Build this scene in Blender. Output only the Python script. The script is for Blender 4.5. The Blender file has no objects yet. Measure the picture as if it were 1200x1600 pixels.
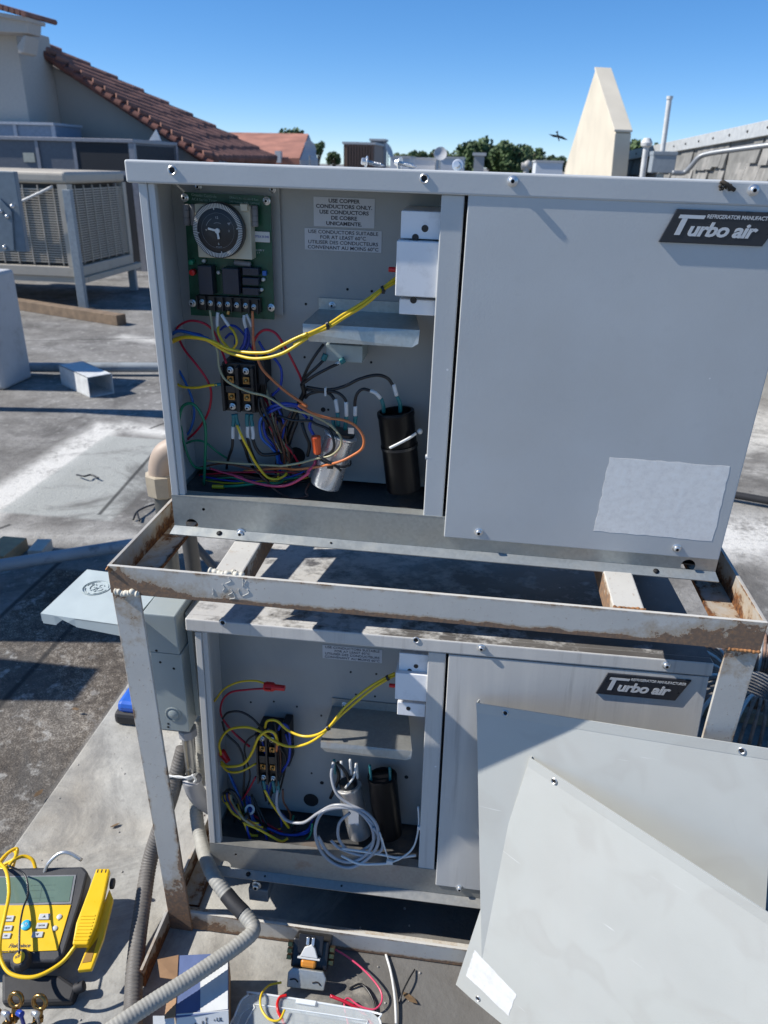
import bpy, bmesh, math, random
from mathutils import Vector as V, Matrix, noise as mnoise
from mathutils.geometry import tessellate_polygon
random.seed(7)
R = math.radians
C = bpy.context.scene.collection
scn = bpy.context.scene

# ------------------------------------------------------------------ camera
CAM = V((.4366, -.9515, 1.2541)); YAW, PITCH, ROLL, FPX = .1159, -.4344, .0269, 1170.9
def cam_axes():
    cy, sy, cp, sp, cr, sr = math.cos(YAW), math.sin(YAW), math.cos(PITCH), math.sin(PITCH), math.cos(ROLL), math.sin(ROLL)
    f = V((-sy*cp, cy*cp, sp)); r = V((cy, sy, 0)); u = r.cross(f)
    return r*cr+u*sr, u*cr-r*sr, f
CR, CU, CF = cam_axes()
cd = bpy.data.cameras.new('camera'); cam = bpy.data.objects.new('camera', cd); C.objects.link(cam)
m = Matrix((CR, CU, -CF)).transposed().to_4x4(); m.translation = CAM; cam.matrix_world = m
cd.sensor_fit = 'VERTICAL'; cd.sensor_height = 24; cd.sensor_width = 24; cd.lens = FPX/1600*24
cd.clip_start = .02; cd.clip_end = 2000
cd.dof.use_dof = True; cd.dof.focus_distance = .98; cd.dof.aperture_fstop = cd.lens/2.7
scn.camera = cam
scn.render.resolution_x = 768; scn.render.resolution_y = 1024

# ------------------------------------------------------------------ light
LIGHT = V((1.1, .155, -1.0)).normalized()          # direction sunlight travels
el = math.asin(-LIGHT.z); az = math.atan2(-LIGHT.x, -LIGHT.y)
w = bpy.data.worlds.new('World'); scn.world = w; w.use_nodes = True
wn = w.node_tree; bg = wn.nodes['Background']
sky = wn.nodes.new('ShaderNodeTexSky'); sky.sky_type = 'NISHITA'; sky.sun_disc = False
sky.sun_elevation = el; sky.sun_rotation = az; sky.air_density = .72; sky.dust_density = 0; sky.ozone_density = 6; sky.altitude = 2000
hs = wn.nodes.new('ShaderNodeHueSaturation'); hs.inputs['Saturation'].default_value = 1.34; hs.inputs['Hue'].default_value = .504; hs.inputs['Value'].default_value = 1.33
gm = wn.nodes.new('ShaderNodeGamma'); gm.inputs[1].default_value = .72; wn.links.new(sky.outputs[0], gm.inputs[0]); wn.links.new(gm.outputs[0], hs.inputs['Color']); wn.links.new(hs.outputs[0], bg.inputs[0]); bg.inputs[1].default_value = .15
sd = bpy.data.lights.new('sun', 'SUN'); sd.energy = 5.0; sd.angle = R(.55); sd.color = (1, .96, .90)
sun = bpy.data.objects.new('sun', sd); C.objects.link(sun)
sun.rotation_euler = LIGHT.to_track_quat('-Z', 'Y').to_euler(); sun.location = (-3, -1, 4)
scn.view_settings.view_transform = 'Standard'; scn.view_settings.look = 'None'; scn.view_settings.exposure = .35; scn.view_settings.gamma = 1

# ------------------------------------------------------------------ pixel -> place helpers
I4 = Matrix.Identity(4)
def hit(px, py, ax, val, M=I4):
    """point of the plane (local axis ax = val of frame M) seen at photo pixel px,py, in local coordinates"""
    Mi = M.inverted()
    o = Mi @ CAM; d = Mi.to_3x3() @ (CF + CR*((px-600)/FPX) - CU*((py-800)/FPX))
    return o + d*((val-o[ax])/d[ax])
def G(px, py, z=0.0): return hit(px, py, 2, z)
def AY(px, py, y): return hit(px, py, 1, y)

# ------------------------------------------------------------------ materials
def nt(name):
    mt = bpy.data.materials.new(name); mt.use_nodes = True
    return mt, mt.node_tree, mt.node_tree.nodes['Principled BSDF']
def lk(t, a, b): t.links.new(a, b)
def node(t, ty, **kw):
    n = t.nodes.new(ty)
    for k, v in kw.items():
        if k in n.inputs: n.inputs[k].default_value = v
        else: setattr(n, k, v)
    return n
def noise_(t, scale, detail=4, rough=.55, co=None, dist=0):
    n = node(t, 'ShaderNodeTexNoise', Scale=scale, Detail=detail, Roughness=rough, Distortion=dist)
    if co is None: co = coords(t)
    lk(t, co, n.inputs['Vector']); return n
def coords(t, kind='Object'):
    for n in t.nodes:
        if n.type == 'TEX_COORD': return n.outputs[kind]
    return t.nodes.new('ShaderNodeTexCoord').outputs[kind]
def ramp(t, src, stops):
    r = t.nodes.new('ShaderNodeValToRGB'); e = r.color_ramp.elements
    e[0].position, e[0].color = stops[0][0], (*stops[0][1], 1)
    e[1].position, e[1].color = stops[-1][0], (*stops[-1][1], 1)
    for p, c in stops[1:-1]:
        x = e.new(p); x.color = (*c, 1)
    lk(t, src, r.inputs[0]); return r
def g(v): return (v, v, v)
def mixc(t, fac, a, b):
    mx = node(t, 'ShaderNodeMix', data_type='RGBA')
    if hasattr(fac, 'links'): lk(t, fac, mx.inputs[0])
    else: mx.inputs[0].default_value = fac
    for s, i in ((a, 6), (b, 7)):
        if isinstance(s, tuple): mx.inputs[i].default_value = (*s[:3], 1)
        else: lk(t, s, mx.inputs[i])
    return mx.outputs[2]
def mth(t, op, a, b=None, clamp=False):
    n = node(t, 'ShaderNodeMath', operation=op); n.use_clamp = clamp
    for s, i in ((a, 0), (b, 1)):
        if s is None: continue
        if isinstance(s, (int, float)): n.inputs[i].default_value = s
        else: lk(t, s, n.inputs[i])
    return n.outputs[0]
def bump(t, p, h, strength=.3, dist=.001):
    b = node(t, 'ShaderNodeBump', Strength=strength, Distance=dist)
    lk(t, h, b.inputs['Height']); lk(t, b.outputs[0], p.inputs['Normal'])

def simple(name, c, rough=.5, metal=0, var=.12, scale=30, bmp=0, bscale=300, spec=.5, dirt=0, dirtc=(.12, .09, .06)):
    mt, t, p = nt(name)
    n = noise_(t, scale, 5)
    a = tuple(x*(1-var) for x in c); b = tuple(min(1, x*(1+var)) for x in c)
    col = ramp(t, n.outputs[0], [(.3, a), (.7, b)]).outputs[0]
    if dirt:
        n2 = noise_(t, scale*2.3, 8, .7)
        f = ramp(t, n2.outputs[0], [(.52, g(0)), (.75, g(dirt))]).outputs[0]
        col = mixc(t, f, col, dirtc)
    lk(t, col, p.inputs['Base Color'])
    p.inputs['Metallic'].default_value = metal; p.inputs['Specular IOR Level'].default_value = spec
    rr = ramp(t, n.outputs[0], [(.3, g(max(.02, rough-.06))), (.7, g(min(1, rough+.08)))]).outputs[0]
    lk(t, rr, p.inputs['Roughness'])
    if bmp: bump(t, p, noise_(t, bscale, 3).outputs[0], bmp, .0006)
    return mt

def paint(name, c, streak=0, top=0, chips=True, rough=.42, smudge=.25):
    """sheet-metal enamel: orange peel, faint smudges, tiny chips, optional rain streaks"""
    mt, t, p = nt(name)
    n1 = noise_(t, 5, 6, .6); n2 = noise_(t, 40, 5, .7)
    col = ramp(t, n1.outputs[0], [(.3, tuple(x*.93 for x in c)), (.7, tuple(x*1.05 for x in c))]).outputs[0]
    f = ramp(t, n2.outputs[0], [(.55, g(0)), (.8, g(smudge))]).outputs[0]
    col = mixc(t, f, col, tuple(x*.72 for x in c))
    if streak:
        mp = node(t, 'ShaderNodeMapping'); mp.inputs['Scale'].default_value = (26, 26, 1.6); lk(t, coords(t), mp.inputs[0])
        n3 = noise_(t, 1.6, 5, .6, mp.outputs[0])
        f = ramp(t, n3.outputs[0], [(.5, g(0)), (.72, g(streak))]).outputs[0]
        col = mixc(t, f, col, (.62, .60, .55))
        n4 = noise_(t, 2.6, 4, .6, mp.outputs[0])
        f = ramp(t, n4.outputs[0], [(.56, g(0)), (.75, g(streak*.7))]).outputs[0]
        col = mixc(t, f, col, (.16, .15, .14))
    if top:
        gn = node(t, 'ShaderNodeNewGeometry'); sn = node(t, 'ShaderNodeSeparateXYZ'); lk(t, gn.outputs['Normal'], sn.inputs[0])
        sx = node(t, 'ShaderNodeSeparateXYZ'); lk(t, coords(t), sx.inputs[0])
        nz = noise_(t, 16, 8, .72); dm = mth(t, 'ADD', nz.outputs[0], mth(t, 'MULTIPLY', mth(t, 'SUBTRACT', sx.outputs[0], .2), .35))
        f = mth(t, 'MULTIPLY', ramp(t, dm, [(.46, g(0)), (.60, g(top))]).outputs[0], mth(t, 'GREATER_THAN', sn.outputs[2], .8)); col = mixc(t, f, col, (.07, .062, .055))
    if chips:
        v = node(t, 'ShaderNodeTexVoronoi', Scale=17, feature='F1'); lk(t, coords(t), v.inputs['Vector'])
        f = mth(t, 'LESS_THAN', v.outputs['Distance'], .028)
        col = mixc(t, f, col, (.72, .72, .70))
    lk(t, col, p.inputs['Base Color'])
    lk(t, ramp(t, n1.outputs[0], [(.3, g(rough-.08)), (.7, g(rough+.08))]).outputs[0], p.inputs['Roughness'])
    nb = noise_(t, 3.2, 2, .4); bh = mth(t, 'ADD', mth(t, 'MULTIPLY', nb.outputs[0], 14.0), noise_(t, 330, 2).outputs[0]); bump(t, p, bh, .16, .0006)
    nd = noise_(t, 1.7, 7, .75, dist=.5); f = ramp(t, nd.outputs[0], [(.46, g(0)), (.66, g(.30))]).outputs[0]
    lk(t, mixc(t, f, col, (.47, .45, .41)), p.inputs['Base Color'])
    return mt

def galv(name, c=(.42, .44, .44), rust=.15, rough=.42, dust=.35):
    mt, t, p = nt(name)
    v = node(t, 'ShaderNodeTexVoronoi', Scale=240, feature='F1'); lk(t, coords(t), v.inputs['Vector'])
    col = mixc(t, ramp(t, v.outputs['Color'], [(0, g(.0)), (1, g(1))]).outputs[0], tuple(x*.92 for x in c), tuple(min(1, x*1.08) for x in c))
    n = noise_(t, 18, 7, .7)
    f = ramp(t, n.outputs[0], [(.48, g(0)), (.7, g(dust))]).outputs[0]
    col = mixc(t, f, col, (.36, .33, .28))
    n2 = noise_(t, 9, 9, .75)
    f = ramp(t, n2.outputs[0], [(.6, g(0)), (.72, g(rust))]).outputs[0]
    col = mixc(t, f, col, (.22, .09, .035))
    lk(t, col, p.inputs['Base Color']); p.inputs['Metallic'].default_value = .62
    lk(t, ramp(t, n.outputs[0], [(.3, g(rough-.1)), (.7, g(rough+.2))]).outputs[0], p.inputs['Roughness'])
    bump(t, p, n.outputs[0], .15, .001)
    return mt

def rusty(name, c=(.56, .54, .49), amount=1.0):
    """aged light paint on angle iron; rust creeps in from edges and welds"""
    mt, t, p = nt(name)
    ge = node(t, 'ShaderNodeSeparateXYZ'); lk(t, coords(t, 'Generated'), ge.inputs[0])
    ex = mth(t, 'ABSOLUTE', mth(t, 'SUBTRACT', ge.outputs[0], .5)); ez = mth(t, 'ABSOLUTE', mth(t, 'SUBTRACT', ge.outputs[2], .5))
    low = mth(t, 'MULTIPLY', mth(t, 'SUBTRACT', .5, ge.outputs[2]), .22)
    e = mth(t, 'ADD', mth(t, 'MAXIMUM', ex, ez), low)
    gn = node(t, 'ShaderNodeNewGeometry'); sn = node(t, 'ShaderNodeSeparateXYZ'); lk(t, gn.outputs['Normal'], sn.inputs[0])
    e = mth(t, 'SUBTRACT', e, mth(t, 'MULTIPLY', mth(t, 'GREATER_THAN', mth(t, 'ABSOLUTE', sn.outputs[2]), .8), .13))
    n = noise_(t, 34, 9, .72); n1 = noise_(t, 7, 5, .6); n2 = noise_(t, 160, 5, .7)
    s = mth(t, 'ADD', mth(t, 'MULTIPLY', e, 1.15), mth(t, 'MULTIPLY', n.outputs[0], .62))
    s = mth(t, 'ADD', s, mth(t, 'MULTIPLY', n1.outputs[0], .38))
    k_ = .04*(amount-1)
    f = ramp(t, s, [(.975-k_, g(0)), (1.005-k_, g(.7)), (1.10, g(1))]).outputs[0]
    stn = ramp(t, s, [(.86-k_, g(0)), (.97-k_, g(.6))]).outputs[0]
    base = ramp(t, n1.outputs[0], [(.3, tuple(x*.86 for x in c)), (.7, tuple(x*1.06 for x in c))]).outputs[0]
    base = mixc(t, stn, base, (.33, .22, .11))
    speck = ramp(t, n2.outputs[0], [(.61, g(0)), (.68, g(.55))]).outputs[0]
    base = mixc(t, speck, base, (.24, .13, .06))
    rc = ramp(t, n2.outputs[0], [(.3, (.030, .012, .007)), (.5, (.13, .048, .014)), (.72, (.34, .15, .04))]).outputs[0]
    lk(t, mixc(t, f, base, rc), p.inputs['Base Color'])
    lk(t, ramp(t, f, [(0, g(.48)), (1, g(.9))]).outputs[0], p.inputs['Roughness'])
    hh = mth(t, 'ADD', mth(t, 'MULTIPLY', n2.outputs[0], .5), mth(t, 'MULTIPLY', f, .8))
    bump(t, p, hh, .35, .0012)
    return mt

def clearp(name, c=(.9, .95, .95), rough=.12, alpha=.35):
    mt, t, p = nt(name)
    p.inputs['Base Color'].default_value = (*c, 1); p.inputs['Roughness'].default_value = rough; p.inputs['Alpha'].default_value = alpha
    return mt

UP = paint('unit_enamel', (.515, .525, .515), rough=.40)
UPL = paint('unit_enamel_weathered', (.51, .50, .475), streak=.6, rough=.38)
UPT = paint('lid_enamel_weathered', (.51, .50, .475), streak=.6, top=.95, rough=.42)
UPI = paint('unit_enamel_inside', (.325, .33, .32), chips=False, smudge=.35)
def cover_mat():
    mt = paint('cover_enamel', (.49, .50, .47), chips=False, rough=.36, smudge=.10); t = mt.node_tree; p = t.nodes['Principled BSDF']
    src = p.inputs['Base Color'].links[0].from_socket
    n = noise_(t, 13, 2, .4, dist=.7); f = ramp(t, n.outputs[0], [(.54, g(0)), (.63, g(.30)), (.76, g(.10))]).outputs[0]
    n2 = noise_(t, 3.2, 3, .5, dist=1.2); f2 = ramp(t, n2.outputs[0], [(.45, g(0)), (.7, g(.35))]).outputs[0]
    c = mixc(t, f, src, (.40, .39, .36)); c = mixc(t, f2, c, (.47, .49, .45))
    mp = node(t, 'ShaderNodeMapping'); mp.inputs['Scale'].default_value = (12, 12, 240); mp.inputs['Rotation'].default_value = (0, .5, 0); lk(t, coords(t), mp.inputs[0])
    n3 = noise_(t, 1.0, 2, .5, mp.outputs[0]); f3 = ramp(t, n3.outputs[0], [(.72, g(0)), (.76, g(.5))]).outputs[0]
    lk(t, mixc(t, f3, c, (.74, .75, .74)), p.inputs['Base Color']); return mt
PAN = cover_mat()
GAL = galv('galvanised_sheet', (.43, .45, .43), rough=.36)
GAL2 = galv('galvanised_dirty', (.33, .33, .31), rust=.45, dust=.65)
FLOORM = galv('tray_floor_dirty', (.10, .10, .10), rust=.4, dust=.5, rough=.6)
RUST = rusty('frame_painted_rusty'); RUST2 = rusty('frame_lower_rusty', (.42, .40, .36), 2.2)
GAP = simple('dark_gap', (.012, .012, .013), .8)
BLK = simple('black_plastic', (.014, .014, .015), .35); BLKM = simple('black_matt', (.02, .02, .022), .65, bmp=.2)
CAPB = simple('black_phenolic', (.004, .004, .005), .38, spec=.2)
WHT = simple('white_plastic', (.80, .80, .80), .4, var=.04, dirt=.25, scale=12)
WMK = simple('white_marker', (.62, .62, .60), .5, var=.05)
LBL = simple('label_grey', (.50, .51, .53), .4, var=.05); LBLT = simple('label_ink', (.03, .03, .04), .6)
LBLS = simple('silver_ink', (.62, .63, .64), .3, metal=.3, var=.05)
SIL = simple('bright_steel', (.66, .66, .65), .36, metal=.85, var=.08)
ALU = simple('aluminium_can', (.80, .80, .80), .26, metal=.75, var=.05)
BRS = simple('brass', (.34, .21, .08), .3, metal=1, var=.2, scale=60)
PCB = simple('board_green', (.008, .07, .035), .35, var=.3, scale=60)
CRM = simple('cream_plastic', (.52, .49, .38), .45, var=.08)
DIAL = simple('dial_black', (.012, .014, .018), .35)
NAVY = simple('relay_navy', (.012, .018, .035), .3)
RES = simple('resistor_grey', (.20, .20, .21), .55)
TEAL = simple('teal_sleeve', (.02, .16, .17), .35)
YEL = simple('wire_yellow', (.74, .50, .02), .35, var=.06); REDW = simple('wire_red', (.42, .008, .03), .32)
PNK = simple('wire_pink', (.62, .06, .13), .32); BLUW = simple('wire_blue', (.012, .045, .32), .32); LBLU = simple('wire_light_blue', (.02, .12, .42), .32)
GRNW = simple('wire_green', (.01, .20, .10), .32); ORW = simple('wire_orange', (.58, .17, .05), .32); BRW = simple('wire_brown', (.12, .045, .025), .35)
TANW = simple('wire_tan', (.36, .33, .19), .35); BKW = simple('wire_black', (.012, .012, .013), .33); GRYW = simple('wire_grey', (.33, .34, .36), .35)
WHW = simple('wire_white', (.60, .60, .58), .35); NUTR = simple('nut_red', (.62, .012, .012), .35); NUTO = simple('nut_orange', (.75, .10, .02), .35)

# ------------------------------------------------------------------ mesh building
class MB:
    def __init__(s): s.bm = bmesh.new()
    def merge(s, b2, M=None, smooth=False):
        if M is not None: b2.transform(M)
        for f in b2.faces: f.smooth = smooth
        me = bpy.data.meshes.new('t'); b2.to_mesh(me); b2.free(); s.bm.from_mesh(me); bpy.data.meshes.remove(me); return s
    def box(s, x0, x1, y0, y1, z0, z1, bev=0, M=None, seg=2):
        b = bmesh.new(); bmesh.ops.create_cube(b, size=1)
        for v in b.verts: v.co = V((x0+(x1-x0)*(v.co.x+.5), y0+(y1-y0)*(v.co.y+.5), z0+(z1-z0)*(v.co.z+.5)))
        if bev: bmesh.ops.bevel(b, geom=b.edges[:], offset=bev, segments=seg, affect='EDGES', profile=.5)
        bmesh.ops.recalc_face_normals(b, faces=b.faces[:])
        return s.merge(b, M, False)
    def hull(s, pts, bev=0):            # convex hull of points
        b = bmesh.new()
        for p in pts: b.verts.new(p)
        r = bmesh.ops.convex_hull(b, input=b.verts[:])
        bmesh.ops.dissolve_limit(b, angle_limit=R(1), verts=b.verts[:], edges=b.edges[:])
        if bev: bmesh.ops.bevel(b, geom=b.edges[:], offset=bev, segments=2, affect='EDGES', profile=.5)
        bmesh.ops.recalc_face_normals(b, faces=b.faces[:])
        return s.merge(b, None, False)
    def prism(s, pts, vec, bev=0):      # planar outline (3d points) pushed along vec
        b = bmesh.new(); vec = V(vec)
        a = [b.verts.new(V(p)) for p in pts]; c = [b.verts.new(V(p)+vec) for p in pts]
        b.faces.new(a); b.faces.new(c[::-1])
        n = len(a)
        for i in range(n): b.faces.new((a[i], c[i], c[(i+1) % n], a[(i+1) % n]))
        bmesh.ops.recalc_face_normals(b, faces=b.faces[:])
        if bev: bmesh.ops.bevel(b, geom=b.edges[:], offset=bev, segments=2, affect='EDGES', profile=.5)
        return s.merge(b, None, False)
    def plate(s, outer, holes, o, u, v, n, th):   # 2d loops in (u,v) at o, thickness th along n
        loops = [outer]+holes; o, u, v, n = V(o), V(u), V(v), V(n)
        tri = tessellate_polygon([[V((*p, 0)) for p in l] for l in loops])
        flat = [p for l in loops for p in l]
        b = bmesh.new()
        A = [b.verts.new(o+u*p[0]+v*p[1]) for p in flat]; B = [b.verts.new(o+u*p[0]+v*p[1]+n*th) for p in flat]
        for t in tri:
            try: b.faces.new([A[i] for i in t]); b.faces.new([B[i] for i in reversed(t)])
            except ValueError: pass
        k = 0
        for l in loops:
            for i in range(len(l)):
                a_, b_ = k+i, k+(i+1) % len(l); b.faces.new((A[a_], A[b_], B[b_], B[a_]))
            k += len(l)
        bmesh.ops.recalc_face_normals(b, faces=b.faces[:])
        return s.merge(b, None, False)
    def cyl(s, p0, p1, r0, r1=None, n=24, bev=0, smooth=True):
        r1 = r0 if r1 is None else r1; p0, p1 = V(p0), V(p1); L = (p1-p0).length
        if bev: prof = [(0, 0), (r0-bev, 0), (r0-.3*bev, .3*bev), (r0, bev), (r1, L-bev), (r1-.3*bev, L-.3*bev), (r1-bev, L), (0, L)]
        else: prof = [(0, 0), (r0, 0), (r1, L), (0, L)]
        return s.lathe(prof, p0, p1-p0, n, smooth)
    def lathe(s, prof, o, ax, n=24, smooth=True):
        b = bmesh.new(); rings = []
        for r, z in prof:
            if r <= 1e-7: rings.append([b.verts.new((0, 0, z))])
            else: rings.append([b.verts.new((r*math.cos(2*math.pi*i/n), r*math.sin(2*math.pi*i/n), z)) for i in range(n)])
        for a, c in zip(rings, rings[1:]):
            for i in range(n):
                j = (i+1) % n
                try:
                    if len(a) == 1 and len(c) == 1: pass
                    elif len(a) == 1: b.faces.new((a[0], c[j], c[i]))
                    elif len(c) == 1: b.faces.new((a[i], a[j], c[0]))
                    else: b.faces.new((a[i], a[j], c[j], c[i]))
                except ValueError: pass
        bmesh.ops.recalc_face_normals(b, faces=b.faces[:])
        for f in b.faces: f.smooth = smooth
        # sharp creases where the profile turns hard
        for e in b.edges:
            if len(e.link_faces) == 2 and e.calc_face_angle(0) > R(40): e.smooth = False
        M = V(ax).to_track_quat('Z', 'Y').to_matrix().to_4x4(); M.translation = V(o); b.transform(M)
        me = bpy.data.meshes.new('t'); b.to_mesh(me); b.free(); s.bm.from_mesh(me); bpy.data.meshes.remove(me); return s
    def tube(s, pts, r, n=8, k=5, smooth=True, cap=True, radf=None):
        P = spline([V(p) for p in pts], k) if k else [V(p) for p in pts]
        rings = []; b = bmesh.new(); up = None
        for i, p in enumerate(P):
            t = (P[min(i+1, len(P)-1)]-P[max(i-1, 0)]).normalized()
            if up is None:
                up = t.orthogonal().normalized()
            up = (up-t*up.dot(t)); up = up.normalized() if up.length > 1e-6 else t.orthogonal().normalized()
            sd_ = t.cross(up); rr = r*(radf(i, len(P)) if radf else 1)
            rings.append([b.verts.new(p+(up*math.cos(2*math.pi*j/n)+sd_*math.sin(2*math.pi*j/n))*rr) for j in range(n)])
        for a, c in zip(rings, rings[1:]):
            for j in range(n): b.faces.new((a[j], a[(j+1) % n], c[(j+1) % n], c[j]))
        if cap: b.faces.new(rings[0][::-1]); b.faces.new(rings[-1])
        bmesh.ops.recalc_face_normals(b, faces=b.faces[:])
        return s.merge(b, None, smooth)
    def ball(s, c, r, sub=2, sc=(1, 1, 1)):
        b = bmesh.new(); bmesh.ops.create_icosphere(b, subdivisions=sub, radius=r)
        b.transform(Matrix.Translation(V(c)) @ Matrix.Diagonal((*sc, 1))); return s.merge(b, None, True)
    def split(s, name, mat, parent=None):
        """one object per loose piece"""
        seen = set(); groups = []
        for v in s.bm.verts:
            if v in seen: continue
            st_ = [v]; seen.add(v); g_ = []
            while st_:
                a = st_.pop(); g_.append(a)
                for e in a.link_edges:
                    o = e.other_vert(a)
                    if o not in seen: seen.add(o); st_.append(o)
            groups.append(g_)
        data = []
        for g_ in groups:
            ix = {v: i for i, v in enumerate(g_)}; fs = {f for v in g_ for f in v.link_faces}
            data.append(([tuple(v.co) for v in g_], [[ix[v] for v in f.verts] for f in fs], [f.smooth for f in fs]))
        del groups, seen, g_, ix, fs; s.bm.free(); out = None
        for vs, fs_, sm in data:
            me = bpy.data.meshes.new(name); me.from_pydata(vs, [], fs_); me.polygons.foreach_set('use_smooth', sm); me.materials.append(mat)
            o = bpy.data.objects.new(name, me); C.objects.link(o); out = out or o
            if parent: o.parent = parent
        return out
    def build(s, name, mat, parent=None):
        me = bpy.data.meshes.new(name); s.bm.to_mesh(me); s.bm.free(); me.materials.append(mat)
        o = bpy.data.objects.new(name, me); C.objects.link(o)
        if parent: o.parent = parent
        return o
def spline(P, k=5):
    out = []
    Q = [P[0]*2-P[1]]+P+[P[-1]*2-P[-2]]
    for i in range(1, len(Q)-2):
        a, b, c, d = Q[i-1:i+3]
        for j in range(k):
            t = j/k
            out.append(.5*((2*b)+(c-a)*t+(2*a-5*b+4*c-d)*t*t+(3*b-a-3*c+d)*t**3))
    out.append(P[-1]); return out
def circ(x, z, r, n=20): return [(x+r*math.cos(2*math.pi*i/n), z+r*math.sin(2*math.pi*i/n)) for i in range(n)]
def rr2(x0, x1, y0, y1, r, n=5):
    o = []
    for cx, cy, a in ((x1-r, y1-r, 0), (x0+r, y1-r, 90), (x0+r, y0+r, 180), (x1-r, y0+r, 270)):
        o += [(cx+r*math.cos(R(a+90*i/n)), cy+r*math.sin(R(a+90*i/n))) for i in range(n+1)]
    return o
def tag(o, label, cat, group=None, kind=None):
    if label: o['label'] = label
    if cat: o['category'] = cat
    if group: o['group'] = group
    if kind: o['kind'] = kind
    return o
def struct(o): o['kind'] = 'structure'; return o
def empty(name, M, label, cat, group=None):
    o = bpy.data.objects.new(name, None); C.objects.link(o); o.empty_display_size = .05
    o.matrix_world = M if isinstance(M, Matrix) else Matrix.Translation(V(M))
    return tag(o, label, cat, group)
def text(s, o, u, v, h, mat, parent, name='lettering', shear=0, bold=0, align='LEFT', ext=.0002, sx=1, space=1, line=1.0, bevel=0):
    """text mesh with baseline start at o, along u, up v (local to parent)"""
    cu = bpy.data.curves.new('t', 'FONT'); cu.body = s; cu.size = h*1.4; cu.shear = shear; cu.offset = bold*h; cu.align_x = align
    cu.extrude = ext; cu.space_character = space; cu.space_line = line; cu.resolution_u = 3
    t = bpy.data.objects.new('t', cu); C.objects.link(t)
    bpy.context.view_layer.update(); dg = bpy.context.evaluated_depsgraph_get()
    me = bpy.data.meshes.new_from_object(t.evaluated_get(dg)); bpy.data.objects.remove(t); bpy.data.curves.remove(cu)
    u, v = V(u).normalized(), V(v).normalized(); n = u.cross(v)
    M = Matrix((u*sx, v, n)).transposed().to_4x4(); M.translation = V(o); me.transform(M)
    me.materials.clear(); me.materials.append(mat); me.name = name
    ob = bpy.data.objects.new(name, me); C.objects.link(ob)
    if parent: ob.parent = parent
    return ob

def screw_mesh(r=.0062):
    b = MB()
    b.lathe([(0, 0), (r, 0), (r, .0009), (r*.8, .0016), (r*.66, .0018), (r*.66, .005), (r*.5, .006), (r*.34, .0061), (r*.26, .0035), (0, .0033)], (0, 0, 0), (0, -1, 0), 18)
    me = bpy.data.meshes.new('screw')
    for f in b.bm.faces:
        c = f.calc_center_median()
        if math.hypot(c.x, c.z) < r*.31: f.material_index = 1
    b.bm.to_mesh(me); b.bm.free(); me.materials.append(SIL); me.materials.append(GAP); return me
SCREW = screw_mesh()
def rim_mesh(r=.0055):
    b = MB(); b.lathe([(r*.62, 0), (r, 0), (r, .0006), (r*.8, .0014), (r*.62, .0006), (r*.62, 0)], (0, 0, 0), (0, -1, 0), 20)
    me = bpy.data.meshes.new('eyelet'); b.bm.to_mesh(me); b.bm.free(); me.materials.append(SIL); return me
RIM = rim_mesh()
def put(me, name, loc, parent, s=1):
    o = bpy.data.objects.new(name, me); C.objects.link(o); o.parent = parent; o.location = loc; o.scale = (s, s, s); return o

# ------------------------------------------------------------------ rooftop ground
def seg_mask(t, sep, a, b, wd, soft):
    (ax, ay), (bx, by) = a, b; L = math.hypot(bx-ax, by-ay); ux, uy = (bx-ax)/L, (by-ay)/L
    dx = mth(t, 'SUBTRACT', sep.outputs[0], ax); dy = mth(t, 'SUBTRACT', sep.outputs[1], ay)
    al = mth(t, 'ADD', mth(t, 'MULTIPLY', dx, ux), mth(t, 'MULTIPLY', dy, uy))
    pe = mth(t, 'ABSOLUTE', mth(t, 'SUBTRACT', mth(t, 'MULTIPLY', dx, -uy), mth(t, 'MULTIPLY', dy, -ux)))
    e = mth(t, 'ABSOLUTE', mth(t, 'SUBTRACT', al, L/2)); e = mth(t, 'SUBTRACT', e, L/2)
    d = mth(t, 'MAXIMUM', pe, mth(t, 'ADD', e, wd))
    return mth(t, 'DIVIDE', mth(t, 'SUBTRACT', wd, d), soft, True)
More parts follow.
